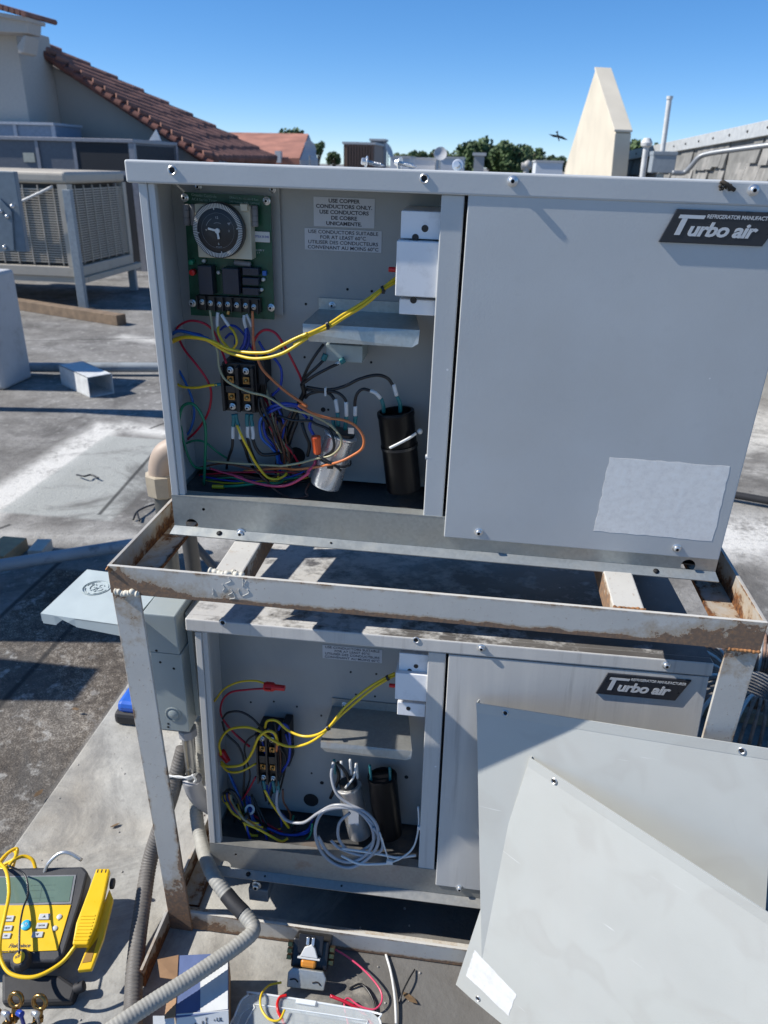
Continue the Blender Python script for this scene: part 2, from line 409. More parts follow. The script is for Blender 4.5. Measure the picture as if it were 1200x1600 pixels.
def deck_mat():
    mt, t, p = nt('rolled_roofing')
    co = coords(t); n0 = noise_(t, .8, 5, .6, co); n1 = noise_(t, 4.5, 8, .65, co); n2 = noise_(t, 55, 6, .7, co); n3 = noise_(t, 260, 3, .6, co)
    col = ramp(t, n1.outputs[0], [(.3, (.135, .127, .115)), (.5, (.215, .205, .188)), (.7, (.32, .308, .285))]).outputs[0]
    col = mixc(t, ramp(t, n0.outputs[0], [(.45, g(0)), (.65, g(.55))]).outputs[0], col, (.29, .285, .275))
    col = mixc(t, ramp(t, n2.outputs[0], [(.5, g(0)), (.72, g(.6))]).outputs[0], col, (.08, .075, .068))
    sp = node(t, 'ShaderNodeSeparateXYZ'); lk(t, co, sp.inputs[0])
    wig = mth(t, 'MULTIPLY', mth(t, 'SUBTRACT', n1.outputs[0], .5), .25)
    m_ = None
    for a, b_, wd, so, k in [((-1.42, 2.64), (-1.42, 1.30), .13, .08, 1), ((-1.42, 2.58), (-.2, 2.3), .10, .08, 1), ((-1.6, 1.28), (-.35, 1.42), .09, .16, .75), ((-.8, 1.32), (1.2, 1.6), .12, .2, .6),
                             ((1.2, 1.75), (3.2, 2.0), .30, .2, .95), ((1.4, 3.1), (4.5, 3.5), .5, .25, .7), ((-2.4, 4.6), (-1.2, 4.4), .14, .12, .7), ((1.2, 2.45), (3.5, 2.7), .14, .12, .6)]:
        s = mth(t, 'MULTIPLY', seg_mask(t, sp, a, b_, wd, so), k); m_ = s if m_ is None else mth(t, 'MAXIMUM', m_, s)
    brk = ramp(t, mth(t, 'ADD', mth(t, 'MULTIPLY', n2.outputs[0], .5), mth(t, 'MULTIPLY', n1.outputs[0], .5)), [(.36, g(.15)), (.52, g(1))]).outputs[0]
    col = mixc(t, mth(t, 'MULTIPLY', m_, brk), col, (.66, .64, .59))
    gr = mth(t, 'MULTIPLY', seg_mask(t, sp, (-.665, -1.8), (-.665, 1.12), .262, .02), .9)
    gcol = ramp(t, mth(t, 'ADD', mth(t, 'ADD', mth(t, 'MULTIPLY', n2.outputs[0], .35), mth(t, 'MULTIPLY', n3.outputs[0], .4)), mth(t, 'MULTIPLY', n1.outputs[0], .25)), [(.40, (.030, .023, .018)), (.51, (.12, .098, .076)), (.61, (.40, .36, .30))]).outputs[0]
    col = mixc(t, gr, col, gcol)
    pp = mth(t, 'MULTIPLY', seg_mask(t, sp, (-1.13, 1.48), (-1.13, 2.42), .24, .02), .8); col = mixc(t, pp, col, (.41, .42, .39))
    st1 = ramp(t, noise_(t, 1.9, 7, .7, co, .8).outputs[0], [(.50, g(0)), (.62, g(.7))]).outputs[0]; col = mixc(t, st1, col, (.10, .095, .088))
    n5 = noise_(t, 22, 5, .7, co); st2 = ramp(t, n5.outputs[0], [(.56, g(0)), (.66, g(.55))]).outputs[0]; col = mixc(t, mth(t, 'MULTIPLY', st2, ramp(t, n0.outputs[0], [(.4, g(0)), (.6, g(1))]).outputs[0]), col, (.56, .55, .51))
    sm = None                                   # membrane seams
    for a, b_ in [((-.925, .2), (-.925, 1.2)), ((-.69, .2), (-.69, 1.35)), ((-.97, 1.53), (-1.05, 2.35)), ((-1.2, 2.55), (-.9, 3.35)), ((-3.5, 4.1), (-1.2, 4.9)), ((-2.5, -1), (-1.25, 1.4))]:
        s = seg_mask(t, sp, a, b_, .012, .008); sm = s if sm is None else mth(t, 'MAXIMUM', sm, s)
    col = mixc(t, mth(t, 'MULTIPLY', sm, .8), col, (.03, .03, .03))
    lk(t, col, p.inputs['Base Color']); p.inputs['Roughness'].default_value = .93; p.inputs['Specular IOR Level'].default_value = .25
    h = mth(t, 'ADD', mth(t, 'MULTIPLY', n2.outputs[0], .7), mth(t, 'MULTIPLY', n3.outputs[0], .5)); bump(t, p, h, .9, .006)
    return mt
def slab_mat():
    mt, t, p = nt('weathered_slab')
    co = coords(t); n1 = noise_(t, 7, 8, .65, co); n2 = noise_(t, 60, 6, .7, co); n0 = noise_(t, 2.4, 4, .5, co, .6)
    col = ramp(t, n1.outputs[0], [(.32, (.26, .255, .235)), (.55, (.40, .39, .355)), (.72, (.56, .54, .48))]).outputs[0]
    col = mixc(t, ramp(t, n0.outputs[0], [(.52, g(0)), (.66, g(.45))]).outputs[0], col, (.30, .25, .18))
    sp = node(t, 'ShaderNodeSeparateXYZ'); lk(t, co, sp.inputs[0])
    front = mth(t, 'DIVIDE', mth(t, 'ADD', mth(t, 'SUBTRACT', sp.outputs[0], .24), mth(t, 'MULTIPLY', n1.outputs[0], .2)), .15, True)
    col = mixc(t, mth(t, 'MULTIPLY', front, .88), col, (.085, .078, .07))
    col = mixc(t, ramp(t, n2.outputs[0], [(.56, g(0)), (.75, g(.45))]).outputs[0], col, (.08, .075, .07))
    n5 = noise_(t, 3.6, 8, .72, co, 1.0); col = mixc(t, ramp(t, n5.outputs[0], [(.50, g(0)), (.63, g(.6))]).outputs[0], col, (.15, .145, .135))
    col = mixc(t, ramp(t, n5.outputs[0], [(.30, g(.55)), (.42, g(0))]).outputs[0], col, (.50, .46, .38))
    lk(t, col, p.inputs['Base Color']); p.inputs['Roughness'].default_value = .88
    bump(t, p, mth(t, 'ADD', n2.outputs[0], mth(t, 'MULTIPLY', n1.outputs[0], .6)), .5, .004)
    return mt
b = MB()
for i in range(0, 1):
    b.prism([(-600, -30, -.012), (600, -30, -.012), (600, 900, -.012), (-600, 900, -.012)], (0, 0, -.3))
struct(b.build('roof_deck', deck_mat()))
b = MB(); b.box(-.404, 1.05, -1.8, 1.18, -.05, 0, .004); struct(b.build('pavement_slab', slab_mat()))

# ------------------------------------------------------------------ the two condensing units
UW = .7965
def umat(loc, rx, ry, rz): return Matrix.Translation(V(loc)) @ Matrix.Rotation(rz, 4, 'Z') @ Matrix.Rotation(rx, 4, 'X') @ Matrix.Rotation(ry, 4, 'Y')
MU = umat((-.0033, .0125, .75), .025, .0066, 0)
ML = umat((.0154+.0078, .0029-.0453, .6005-.5), -.0907, -.0156, -.0098)

def make_unit(M, label, lower):
    t = empty('condensing_unit', M, label, 'condensing unit')
    P_ = UPL if lower else UP
    b = MB()                                       # lid: pan with turned down flanges
    b.box(0, UW, -.0048, .012, .4765 if not lower else .4795, .502, .0026, seg=3); b.hull([(x_, .0121, z_) for x_ in (.0005, UW-.0005) for z_ in (.4945, .5012)]+[(x_, .60, z_) for x_ in (.0005, UW-.0005) for z_ in ((.4740, .4790) if not lower else (.4945, .5012))])
    for x_ in (.0007, UW-.0087): b.box(x_, x_+.008, .0124, .597, .4775, .4944 if lower else .4785)
    lid = b.build('lid', UPT if lower else UP, t)
    b = MB(); b.box(.0127, .0235, 0, .012, .0557, .4764, .0012); b.box(.0237, .0325, .0022, .012, .0557, .4764, .0012)
    b.box(.0127, .0140, .0121, .60, .0557, .4764); b.build('side_panel', P_, t)
    b = MB(); b.box(.7940, .7953, .0121, .60, .020, .4764); b.build('side_panel', P_, t)
    b = MB(); b.box(.3835, .4107, .0008, .0115, .052, .4762, .0016, seg=3); b.box(.3835, .3850, .0116, .099, .056, .4762)
    b.build('divider_post', P_, t)
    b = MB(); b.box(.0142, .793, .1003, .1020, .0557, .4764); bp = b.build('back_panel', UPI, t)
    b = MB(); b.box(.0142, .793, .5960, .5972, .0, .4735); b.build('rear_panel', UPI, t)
    b = MB()                                       # dark punched holes in the back panel
    HOLES = ([(478, 475), (543, 452), (581, 455), (440, 545), (476, 558), (580, 566), (505, 640), (513, 640)] if not lower else
             [(392, 1097), (428, 1096), (464, 1104), (502, 1118), (548, 1050), (588, 1053), (556, 1085), (586, 1088), (503, 1223), (635, 1214), (487, 1208)])
    for i, (px, py) in enumerate(HOLES):
        p = hit(px, py, 1, .1003, M); r = .0036 if (px, py) in ((505, 640), (503, 1223), (635, 1214)) else .0018
        b.cyl((p.x, .0996, p.z), (p.x, .1002, p.z), r, n=14, smooth=False)
    c1 = hit(463, 712, 1, .1, M) if not lower else hit(486, 1250, 1, .1, M)
    b.cyl((c1.x, .0994, c1.z), (c1.x, .1001, c1.z), .014, n=24, smooth=False); b.split('punched_hole', GAP, bp)
    # base channel with real holes
    b = MB()
    hx = hit(300, 820, 1, 0, MU); hr = hit(1075, 884, 1, 0, MU); s1 = hit(318, 796, 1, 0, MU)
    hs = [circ(hx.x, hx.z, .0098), circ(hr.x, hr.z, .0098), circ(s1.x, s1.z, .0024, 10)]
    b.plate([(.0125, .0062), (.794, .0062), (.794, .0555), (.0125, .0555)], hs, (0, 0, 0), (1, 0, 0), (0, 0, 1), (0, 1, 0), .0013)
    b.prism([(.0125, -.0004, .0062), (.794, -.0004, .0062), (.794, .0012, .0062), (.794, -.0145, -.0012), (.0125-.003, -.0145, -.0012)][:2]+[(.797, -.0142, -.0012), (.0095, -.0142, -.0012)], (0, .0004, -.0014))
    b.box(.0125, .794, -.0003, .018, .0556, .0567); b.box(.0125, .0138, .0015, .60, -.0010, .0553); b.box(.7925, .7938, .0015, .60, -.0010, .019)
    ch = b.build('base_channel', GAL if not lower else GAL2, t)
    b = MB(); b.box(.0142, .7922, .0182, .5958, .046, .0475); b.box(.0142, .7922, .02, .5958, .003, .0045); b.build('drain_pan', FLOORM, t)
    b = MB()                                        # slotted holes in the lip
    for px, py in ((343, 843), (1024, 899), (374, 845), (517, 861)):
        p = hit(px, py, 1, -.008, MU)
        b.lathe([(0, 0), (.0042 if px in (343, 1024) else .0018, 0), (0, .0001)], (p.x, -.0075, .00335), (0, -.5, 1), 14)
    b.split('slot', GAP, ch)
    # access panel
    b = MB(); b.box(.4149, .7935, -.0030, .0105, .026, .4774, .0014, seg=3); pn = b.build('access_panel', P_, t)
    # screws: lid flange + panel bottom
    def flange(px, py, mesh, nm, y, par): q = hit(px, py, 1, y, M); put(mesh, nm, (q.x, y, q.z), par)
    if not lower:
        for px, py in ((801, 283), (1177, 297)): flange(px, py, SCREW, 'screw', -.0049, lid)
        for px, py in ((269, 266), (663, 279)): flange(px, py, RIM, 'eyelet', -.0049, lid)
        for px, py in ((748, 831), (1057, 856)): flange(px, py, SCREW, 'screw', -.0027, pn)
        q = hit(377, 832, 1, 0, M); put(SCREW, 'screw', (q.x, -.0006, q.z), ch, 1.15)
    else:
        for px, py in ((752, 1012), (1041, 1039)): flange(px, py, SCREW, 'screw', -.0049, lid)
        for px, py in ((348, 973), (650, 1000)): flange(px, py, RIM, 'eyelet', -.0049, lid)
        flange(718, 1387, SCREW, 'screw', -.0027, pn)
        q = hit(402, 1380, 1, 0, M); put(SCREW, 'screw', (q.x, -.004, q.z), ch, 1.4)
    b = MB()
    for px, py in (((269, 266), (663, 279)) if not lower else ((348, 973), (650, 1000))):
        q = hit(px, py, 1, -.0049, M); b.cyl((q.x, -.0051, q.z), (q.x, -.0046, q.z), .0034, n=16, smooth=False)
    b.split('screw_hole', GAP, lid)
    # nameplate
    x0, z0 = .6506, .5-.0290; w_, h_, sh = .1145, .0360, .0139
    yb = -.0026
    b = MB(); b.prism([(x0, yb-.0004, z0), (x0+w_+sh*.3, yb-.0004, z0), (x0+w_-sh, yb-.0004, z0-h_), (x0-sh, yb-.0004, z0-h_)], (0, -.0034, 0), .0006)
    if lower: b.prism([(x0+w_-.004, yb-.0005, z0), (x0+w_+.004, yb-.0005, z0), (x0+w_-sh, yb-.0005, z0-h_), (x0+w_-sh-.004, yb-.0005, z0-h_)], (0, -.0022, 0))
    npl = b.build('nameplate', simple('nameplate_black', (.022, .024, .030), .3), pn)
    yy = yb-.0040
    text('urbo air', (x0+.0145, yy, z0-h_+.0085), (1, 0, 0), (0, 0, 1), .0150, LBLS, npl, shear=.32, bold=.045, sx=1.16, space=.93)
    b = MB(); k = .32                                # big T with its long bar
    tx, tz = x0+.0015, z0-h_+.0085
    b.prism([(tx, yy, tz), (tx+.0062, yy, tz), (tx+.0062+k*.0185, yy, tz+.0185), (tx+k*.0185, yy, tz+.0185)], (0, -.0003, 0))
    b.prism([(tx+.0015, yy-.0001, tz+.0180), (tx+.0295, yy-.0001, tz+.0180), (tx+.0310, yy-.0001, tz+.0218), (tx+.0028, yy-.0001, tz+.0218)], (0, -.0003, 0))
    b.build('lettering', LBLS, npl)
    text('REFRIGERATOR MANUFACTURER', (x0+.0335, yy, z0-.0085), (1, 0, 0), (0, 0, 1), .0042, LBLS, npl, shear=.2, bold=.02, sx=.93, space=.94)
    # conductor labels
    def label(px0, py0, px1, py1, s, hfac, bold):
        a = hit(px0, py0, 1, .1002, M); c = hit(px1, py1, 1, .1002, M)
        b = MB(); b.box(a.x, c.x, .0993, .1000, c.z, a.z); lb = b.build('caution_label', LBL, bp)
        n = s.count('\n')+1; H = a.z-c.z; h = H/n*hfac
        ob = text(s, ((a.x+c.x)/2, .0991, a.z-H/n*.88), (1, 0, 0), (0, 0, 1), h, LBLT, lb, align='CENTER', bold=bold, line=H/n/(h*1.4)*.96, ext=.0001)
        xs = [v.co.x for v in ob.data.vertices]; wd = max(xs)-min(xs); k_ = min(1.35, (c.x-a.x)*.92/wd); mx = (a.x+c.x)/2
        for v in ob.data.vertices: v.co.x = mx+(v.co.x-mx)*k_
    if not lower: label(490, 307, 585, 357, 'USE COPPER\nCONDUCTORS ONLY.\nUSE CONDUCTORS\nDE COBRE\nUNICAMENTE.', .64, .035)
    s4 = 'USE CONDUCTORS SUITABLE\nFOR AT LEAST 60\u2103\nUTILISER DES CONDUCTEURS\nCONVENANT AU MOINS 60\u2103'.replace('\u2103', '\u00b0C')
    label(*((476, 356, 596, 395) if not lower else (504, 1007, 597, 1036)), s4, .66, .012)
    # white connector cover
    b = MB()
    if not lower: boxes = [((627, 329), (690, 375)), ((620, 376), (686, 466)), ((624, 467), (682, 494))]; hol = [(664, 357), (649, 371), (646, 469)]
    else: boxes = [((624, 1020), (670, 1051)), ((618, 1051), (667, 1097)), ((621, 1097), (664, 1121))]; hol = [(650, 1041), (640, 1048), (638, 1107)]
    ys = [.016, .006, .016]
    for (a, c), y in zip(boxes, ys):
        p, q = hit(*a, 1, y, M), hit(*c, 1, y, M); b.box(p.x, q.x, y, .099, q.z, p.z, .0012)
    cv = b.build('terminal_cover', WHT, t)
    b = MB()
    for i, hpx in enumerate(hol):
        y = ys[0] if i < 2 else ys[2]; q = hit(*hpx, 1, y, M); b.cyl((q.x, y-.0004, q.z), (q.x, y+.001, q.z), .0042 if not lower else .0036, n=18, smooth=False)
    b.split('screw_recess', BLK, cv)
    p = hit(*((612, 421) if not lower else (612, 1071)), 1, .045, M); b = MB(); b.cyl((p.x-.004, .045, p.z), (p.x+.02, .045, p.z), .0032, n=12, bev=.0006); b.build('red_terminal', NUTR, cv)
    # galvanised shelf bracket
    if not lower: sa, sb, fa, fb, yf = (498, 469), (650, 488), (473, 508), (656, 516), .020
    else: sa, sb, fa, fb, yf = (519, 1093), (638, 1112), (501, 1162), (644, 1172), .012
    p, q = hit(*sa, 1, .098, M), hit(*sb, 1, .098, M); f0, f1 = hit(*fa, 1, yf, M), hit(*fb, 1, yf, M)
    zt = (f0.z+f1.z)/2; zb = (p.z+q.z)/2
    b = MB(); zw = zt+(.004 if not lower else .012)
    b.box(p.x, q.x, .0975, .0988, zw, zb+.008)
    b.hull([(f0.x, yf, zt), (f1.x, yf, zt), (f0.x, yf, zt+.0012), (f1.x, yf, zt+.0012), (p.x, .0974, zw), (q.x, .0974, zw), (p.x, .0974, zw+.0012), (q.x, .0974, zw+.0012)])
    dz = .021 if not lower else .015
    b.prism([(f0.x, yf-.0003, zt+.001), (f1.x, yf-.0003, zt+.001), (f1.x-.001, yf-.004, zt-dz*.75), (f1.x-.009, yf-.004, zt-dz), (f0.x+.010, yf-.004, zt-dz), (f0.x+.001, yf-.004, zt-dz*.5)], (0, .0012, 0))
    sh_ = b.build('shelf_bracket', GAL2 if lower else GAL, t)
    q = hit(*((519, 477) if not lower else (538, 1101)), 1, .097, M); put(SCREW, 'screw', (q.x, .0973, q.z), sh_, .8)
    return t, lid, pn, bp, ch

upper, ulid, upn, ubp, uch = make_unit(MU, 'upper grey condensing unit with its wiring bay open, on top of the rusty stand', False)
lower, llid, lpn, lbp, lch = make_unit(ML, 'lower weathered grey condensing unit inside the rusty stand, half hidden by two loose covers', True)
def UL(px, py, d): return hit(px, py, 1, d, MU)
def LL(px, py, d): return hit(px, py, 1, d, ML)
def Z(z, x, y): return (z[0]+x/z[2], z[1]+y/z[2])
z5 = (240, 260, 4.615); z6 = (440, 280, 4.286); z7 = (240, 480, 5); z8 = (440, 500, 4.615); z4 = (300, 960, 3)

# faded sticker ghost on the upper access panel, mud wasp nest on its lid
def ghost_mat():
    mt, t, p = nt('sticker_residue')
    n = noise_(t, 170, 5, .6); n2 = noise_(t, 9, 5, .6)
    lk(t, ramp(t, n.outputs[0], [(.3, (.80, .76, .70)), (.5, (.88, .84, .77)), (.7, (.92, .89, .83))]).outputs[0], p.inputs['Base Color'])
    p.inputs['Roughness'].default_value = .75; bump(t, p, n.outputs[0], .25, .0006); return mt
GH = ghost_mat()
cs = [UL(*q, -.0028) for q in ((953, 714), (1141, 729), (1113, 846), (928, 829))]
def ragged(cs, n=14, a=.0009):
    o = []
    for i in range(4):
        p, q = cs[i], cs[(i+1) % 4]
        for k in range(n):
            r_ = random.uniform(-a, a); o.append(p.lerp(q, k/n)+V((r_, 0, random.uniform(-a, a))))
    return o
b = MB(); b.prism(ragged(cs), (0, -.0004, 0)); b.build('sticker_residue', GH, upn)
b = MB(); b.tube([UL(1128, 283, -.0065), UL(1134, 287, -.0085), UL(1148, 297, -.0066)], .0022, 7, 3)
for i in range(26): q = UL(1134+random.uniform(-9, 8), 289+random.uniform(-5, 8), -.0068); b.ball(q, random.uniform(.0007, .0022), 1)
b.build('mud_nest', simple('mud', (.05, .04, .03), .95), ulid)

# ---- control board with defrost timer
b = MB()
bc = [UL(*q, .082) for q in ((288, 300), (423, 306), (429, 499), (299, 492))]
b.prism([bc[0], bc[1], bc[2], bc[3]], (0, -.0016, 0)); board = b.build('timer_board', PCB, upper)
b = MB(); gp = [UL(*q, .094) for q in ((436, 290), (441, 492))]
b.box(gp[0].x-.115, gp[0].x, .0945, .0958, gp[1].z, gp[0].z+.004); b.box(gp[0].x-.0012, gp[0].x, .0958, .0993, gp[1].z, gp[0].z+.004)
mp_ = b.build('mounting_plate', UPI, upper)
for q in ((310, 292), (426, 296)): p = UL(*q, .094); put(SCREW, 'screw', (p.x, .0943, p.z), mp_, .75)
for q in ((288, 309), (416, 314), (300, 474), (423, 481)): p = UL(*q, .078); put(SCREW, 'screw', (p.x, .0800, p.z), board, .85)
# timer body, toothed dial, numbers and hands
b = MB(); p0, p1 = UL(306, 318, .066), UL(396, 405, .066); b.box(p0.x, p1.x, .060, .0800, p1.z, p0.z, .0012)
p0, p1 = UL(376, 318, .056), UL(388, 330, .056); b.box(p0.x, p1.x, .052, .0598, p1.z, p0.z, .001)
tb = b.build('timer_body', CRM, board)
dc = UL(342, 360, .050); Rd = .0345
b = MB(); b.lathe([(0, 0), (Rd*.90, 0), (Rd, -.002), (Rd, -.011), (0, -.011)], (dc.x, .046, dc.z), (0, -1, 0), 72, True)
dial = b.build('timer_dial', DIAL, board)
b = MB()
for i in range(96):
    a = 2*math.pi*i/96; ca, sa = math.cos(a), math.sin(a); big = (i % 24 == 2)
    M_ = Matrix.Translation((dc.x, 0, dc.z)) @ Matrix.Rotation(-a, 4, 'Y')
    b.box(Rd*(.74 if big else .80), Rd*.955, .0445, .0459, -.00042, .00042, M=M_)
b.build('dial_teeth', WMK, dial)
b = MB()
def arc(r0, r1, a0, a1, y, n=14):
    P = [(dc.x+r0*math.cos(a0+(a1-a0)*i/n), y, dc.z+r0*math.sin(a0+(a1-a0)*i/n)) for i in range(n+1)]
    Q = [(dc.x+r1*math.cos(a0+(a1-a0)*i/n), y, dc.z+r1*math.sin(a0+(a1-a0)*i/n)) for i in range(n+1)]
    for i in range(n): b.prism([P[i], P[i+1], Q[i+1], Q[i]], (0, -.0002, 0))
arc(.0215, .0217, 0, 6.283, .0459, 60); arc(.0158, .0163, R(118), R(160), .0459); arc(.0095, .0100, R(60), R(120), .0459)
b.prism([(dc.x+.013, .0459, dc.z+.010), (dc.x+.018, .0459, dc.z+.011), (dc.x+.0155, .0459, dc.z+.007)], (0, -.0002, 0))
b.build('dial_marks', simple('dial_grey', (.22, .23, .25), .5), dial)
b = MB()
for a, L_ in ((R(168), .0125), (R(-82), .0100)):
    M_ = Matrix.Translation((dc.x, 0, dc.z)) @ Matrix.Rotation(-a, 4, 'Y'); b.box(0, L_, .0430, .0440, -.0013, .0013, M=M_)
b.cyl((dc.x, .0428, dc.z), (dc.x, .0458, dc.z), .0032, n=16); b.build('dial_hands', WMK, dial)
gy = simple('dial_ink', (.38, .39, .40), .5)
text('12', (dc.x-.0025, .0457, dc.z+.0145), (1, 0, 0), (0, 0, 1), .0030, gy, dial); text('3', (dc.x+.0140, .0457, dc.z-.001), (1, 0, 0), (0, 0, 1), .0026, gy, dial)
text('6', (dc.x-.001, .0457, dc.z-.0175), (1, 0, 0), (0, 0, 1), .0030, gy, dial); text('9', (dc.x-.0165, .0457, dc.z-.001), (1, 0, 0), (0, 0, 1), .0026, gy, dial)
text('GRASSLIN', (dc.x-.0040, .0457, dc.z-.0205), (1, 0, 0), (0, 0, 1), .0013, gy, dial)
wk = simple('silk_screen', (.30, .42, .36), .6)
q = UL(299, 306, .0795); text('Grasslin Controls\nAC4 Series Timer', q, (1, 0, -.04), (0, 0, 1), .0034, wk, board, line=1.1)
q = UL(358, 310, .0795); text('GRASSLIN 103-0018 Rev.\n240 Voltage 208 - 240VAC', q, (1, 0, -.04), (0, 0, 1), .0027, wk, board, line=1.3)
q = UL(400, 392, .0795); text('\u2302 HN V\n 1 7', q, (1, 0, 0), (0, 0, 1), .0024, WMK, board)
b = MB()                                             # power resistors
def resistor(a, c, r, y): 
    p, q = UL(*a, y), UL(*c, y); b.cyl(p, q, r, n=14, bev=.001)
resistor((290, 319), (292, 352), .0046, .070); resistor((301, 319), (303, 352), .0042, .072); resistor((397, 321), (398, 354), .0048, .070); resistor((366, 410), (392, 413), .0036, .073)
b.split('resistor', RES, board)
b = MB(); 
for a, y in (((398, 326), .070), ((398, 337), .070), ((398, 346), .070), ((292, 328), .070), ((292, 340), .070)):
    p = UL(*a, y); b.cyl(p+V((0, 0, -.0003)), p+V((0, 0, .0003)), .00495, n=14)
b.split('resistor_band', simple('band', (.08, .08, .1), .5), board)
b = MB(); p0, p1 = UL(393, 361, .0790), UL(422, 379, .0790); b.box(p0.x, p1.x, .0780, .0800, p1.z, p0.z, .0006); st = b.build('white_sticker', WMK, board)
text('DT5X B-240', (p0.x+.0035, .0778, (p0.z+p1.z)/2-.001), (1, 0, 0), (0, 0, 1), .0028, BLUW, st)
for (a, c), y in ((((308, 415), (333, 461)), .062), (((346, 419), (374, 461)), .060)):
    b = MB(); p, q = UL(*a, y), UL(*c, y); b.box(p.x, q.x, y, .0800, q.z, p.z, .0008); b.split('relay', NAVY, board)
b = MB()
for k_ in range(3):
    p, q = UL(378, 418+k_*15.5, .066), UL(404, 431+k_*15.5, .066); b.box(p.x, q.x, .066, .0800, q.z, p.z, .0008)
b.split('relay', NAVY, board)
for q, mt_, r in (((298, 410), GRNW, .0036), ((300, 426), NUTR, .0042)):
    p = UL(*q, .070); b = MB(); b.cyl((p.x, .080, p.z), (p.x, .069, p.z), r, n=14, bev=.001); b.build('indicator', mt_, board)
b = MB()
for q in ((318, 408), (341, 426), (411, 437), (408, 453)): p = UL(*q, .0745); b.cyl((p.x, .080, p.z), (p.x, .074, p.z), .0024, n=12)
b.split('small_capacitor', WMK, board)
p = UL(413, 427, .075); b = MB(); b.box(p.x-.0025, p.x+.0025, .074, .080, p.z-.003, p.z+.003); b.build('trimmer', LBLU, board)
b = MB(); p, q = UL(306, 462, .066), UL(406, 490, .066); b.box(p.x, q.x, .070, .0800, q.z, p.z, .0006)
TX = [(315, 472), (328, 474), (342, 476), (355, 476), (369, 477), (383, 478), (396, 480)]
for (x_, y_) in [(TX[i][0]-6.7, TX[i][1]) for i in range(7)]+[(403, 480)]: p = UL(x_, y_, .066); b.box(p.x-.0008, p.x+.0008, .063, .0699, p.z-.009, p.z+.009)
tbk = b.build('terminal_strip', BLK, board)
for q in TX: p = UL(*q, .068); put(SCREW, 'terminal_screw', (p.x, .0695, p.z), tbk, .62)

# ---- contactor (terminal block) of the upper unit
def contactor(Lf, M, par, c0, c1, sc, y0=.045, y1=.098, brass=True):
    b = MB(); p, q = Lf(*c0, y0+.012), Lf(*c1, y0+.012); b.box(p.x, q.x, y0+.012, y1, q.z, p.z, .001)
    xa, xb = p.x, q.x; za, zb = p.z, q.z; W_ = xb-xa; Hh = za-zb
    b.box(xa+W_*.02, xa+W_*.10, y0, y0+.0119, zb+.003, za-.003, .0006); b.box(xa+W_*.45, xa+W_*.55, y0, y0+.0119, zb+.003, za-.003, .0006); b.box(xa+W_*.90, xa+W_*.98, y0, y0+.0119, zb+.003, za-.003, .0006)
    b.box(xa+W_*.12, xa+W_*.43, y0+.004, y0+.0118, zb+Hh*.42, zb+Hh*.56, .0006); b.box(xa+W_*.57, xa+W_*.88, y0+.004, y0+.0118, zb+Hh*.42, zb+Hh*.56, .0006)
    ct = b.build('contactor', BLK, par)
    b = MB()
    for cx in (.27, .73):
        for cz in (.68, .33):
            x_, z_ = xa+W_*cx, zb+Hh*cz; b.box(x_-.0045, x_+.0045, y0+.0065, y0+.0075, z_-.005, z_+.005); b.cyl((x_, y0+.0064, z_), (x_, y0+.0035, z_), .0026, n=12)
    b.split('brass_terminal', BRS, ct)
    for cx in (.27, .73):
        for cz in (.87, .12): put(SCREW, 'terminal_screw', (xa+W_*cx, y0+.008, zb+Hh*cz), ct, .8)
    return ct
uct = contactor(UL, MU, upper, (346, 566), (403, 645), 1)
b = MB(); p, q = UL(404, 560, .07), UL(417, 600, .07); b.box(p.x, q.x, .062, .098, q.z, p.z, .002); b.build('auxiliary_block', BLKM, upper)

# ---- capacitors
def sleeve_ends(Lf, pts, par, d, sc=1):
    for (a, c) in pts:
        pass
b = MB(); a, c = UL(533, 678, .055), UL(508, 758, .046); axd = (c-a).normalized()
b.lathe([(0, 0), (.0228, 0), (.0245, .0010), (.0245, .0032), (.0232, .0044), (.0228, .006), (.0228, (c-a).length-.003), (.0216, (c-a).length), (0, (c-a).length)], a, c-a, 40)
rc_ = b.build('run_capacitor', ALU, upper)
b = MB(); b.cyl(a-axd*.001, a-axd*.0045, .0195, n=30); 
u_ = axd.orthogonal().normalized()
b.build('capacitor_top', BLK, rc_)
b = MB(); tc = a+axd*.040
b.lathe([(.0232, 0), (.0240, .0004), (.0240, .0030), (.0232, .0034)], tc, axd, 36)
b.box(tc.x-.004, tc.x+.005, tc.y-.029, tc.y-.020, tc.z-.004, tc.z+.003, .001); b.build('cable_tie', BLK, rc_)
b = MB(); a2, c2 = UL(618, 642, .060), UL(631, 764, .056); L2 = (c2-a2).length; R2 = .0262
b.lathe([(0, .008), (R2*.84, .008), (R2*.86, 0), (R2*1.0, 0), (R2*1.02, .001), (R2*1.02, .006), (R2*.985, .008), (R2*.97, L2-.004), (R2*.93, L2), (0, L2)], a2, c2-a2, 48)
sc_ = b.build('start_capacitor', CAPB, upper)
ax2 = (c2-a2).normalized(); tz = a2+ax2*.052
b = MB(); b.lathe([(R2*.99, -.002), (R2*1.03, -.002), (R2*1.03, .002), (R2*.99, .002)], tz, ax2, 40); b.build('cable_tie', BLK, sc_)
b = MB(); b.tube([UL(609, 700, .033), UL(625, 692, .0335), UL(640, 684, .036), UL(650, 677, .042)], .0022, 6, 4); b.build('tie_tail', WMK, sc_)
b = MB(); p = UL(656, 674, .05); b.ball(p, .0042, 2); b.build('tie_anchor', WMK, sc_)
# relay box under the shelf
b = MB(); p, q = UL(510, 536, .055), UL(567, 566, .055); b.box(p.x, q.x, .050, .098, q.z, p.z, .0012); b.build('relay_box', simple('pale_relay', (.34, .39, .38), .4), upper)

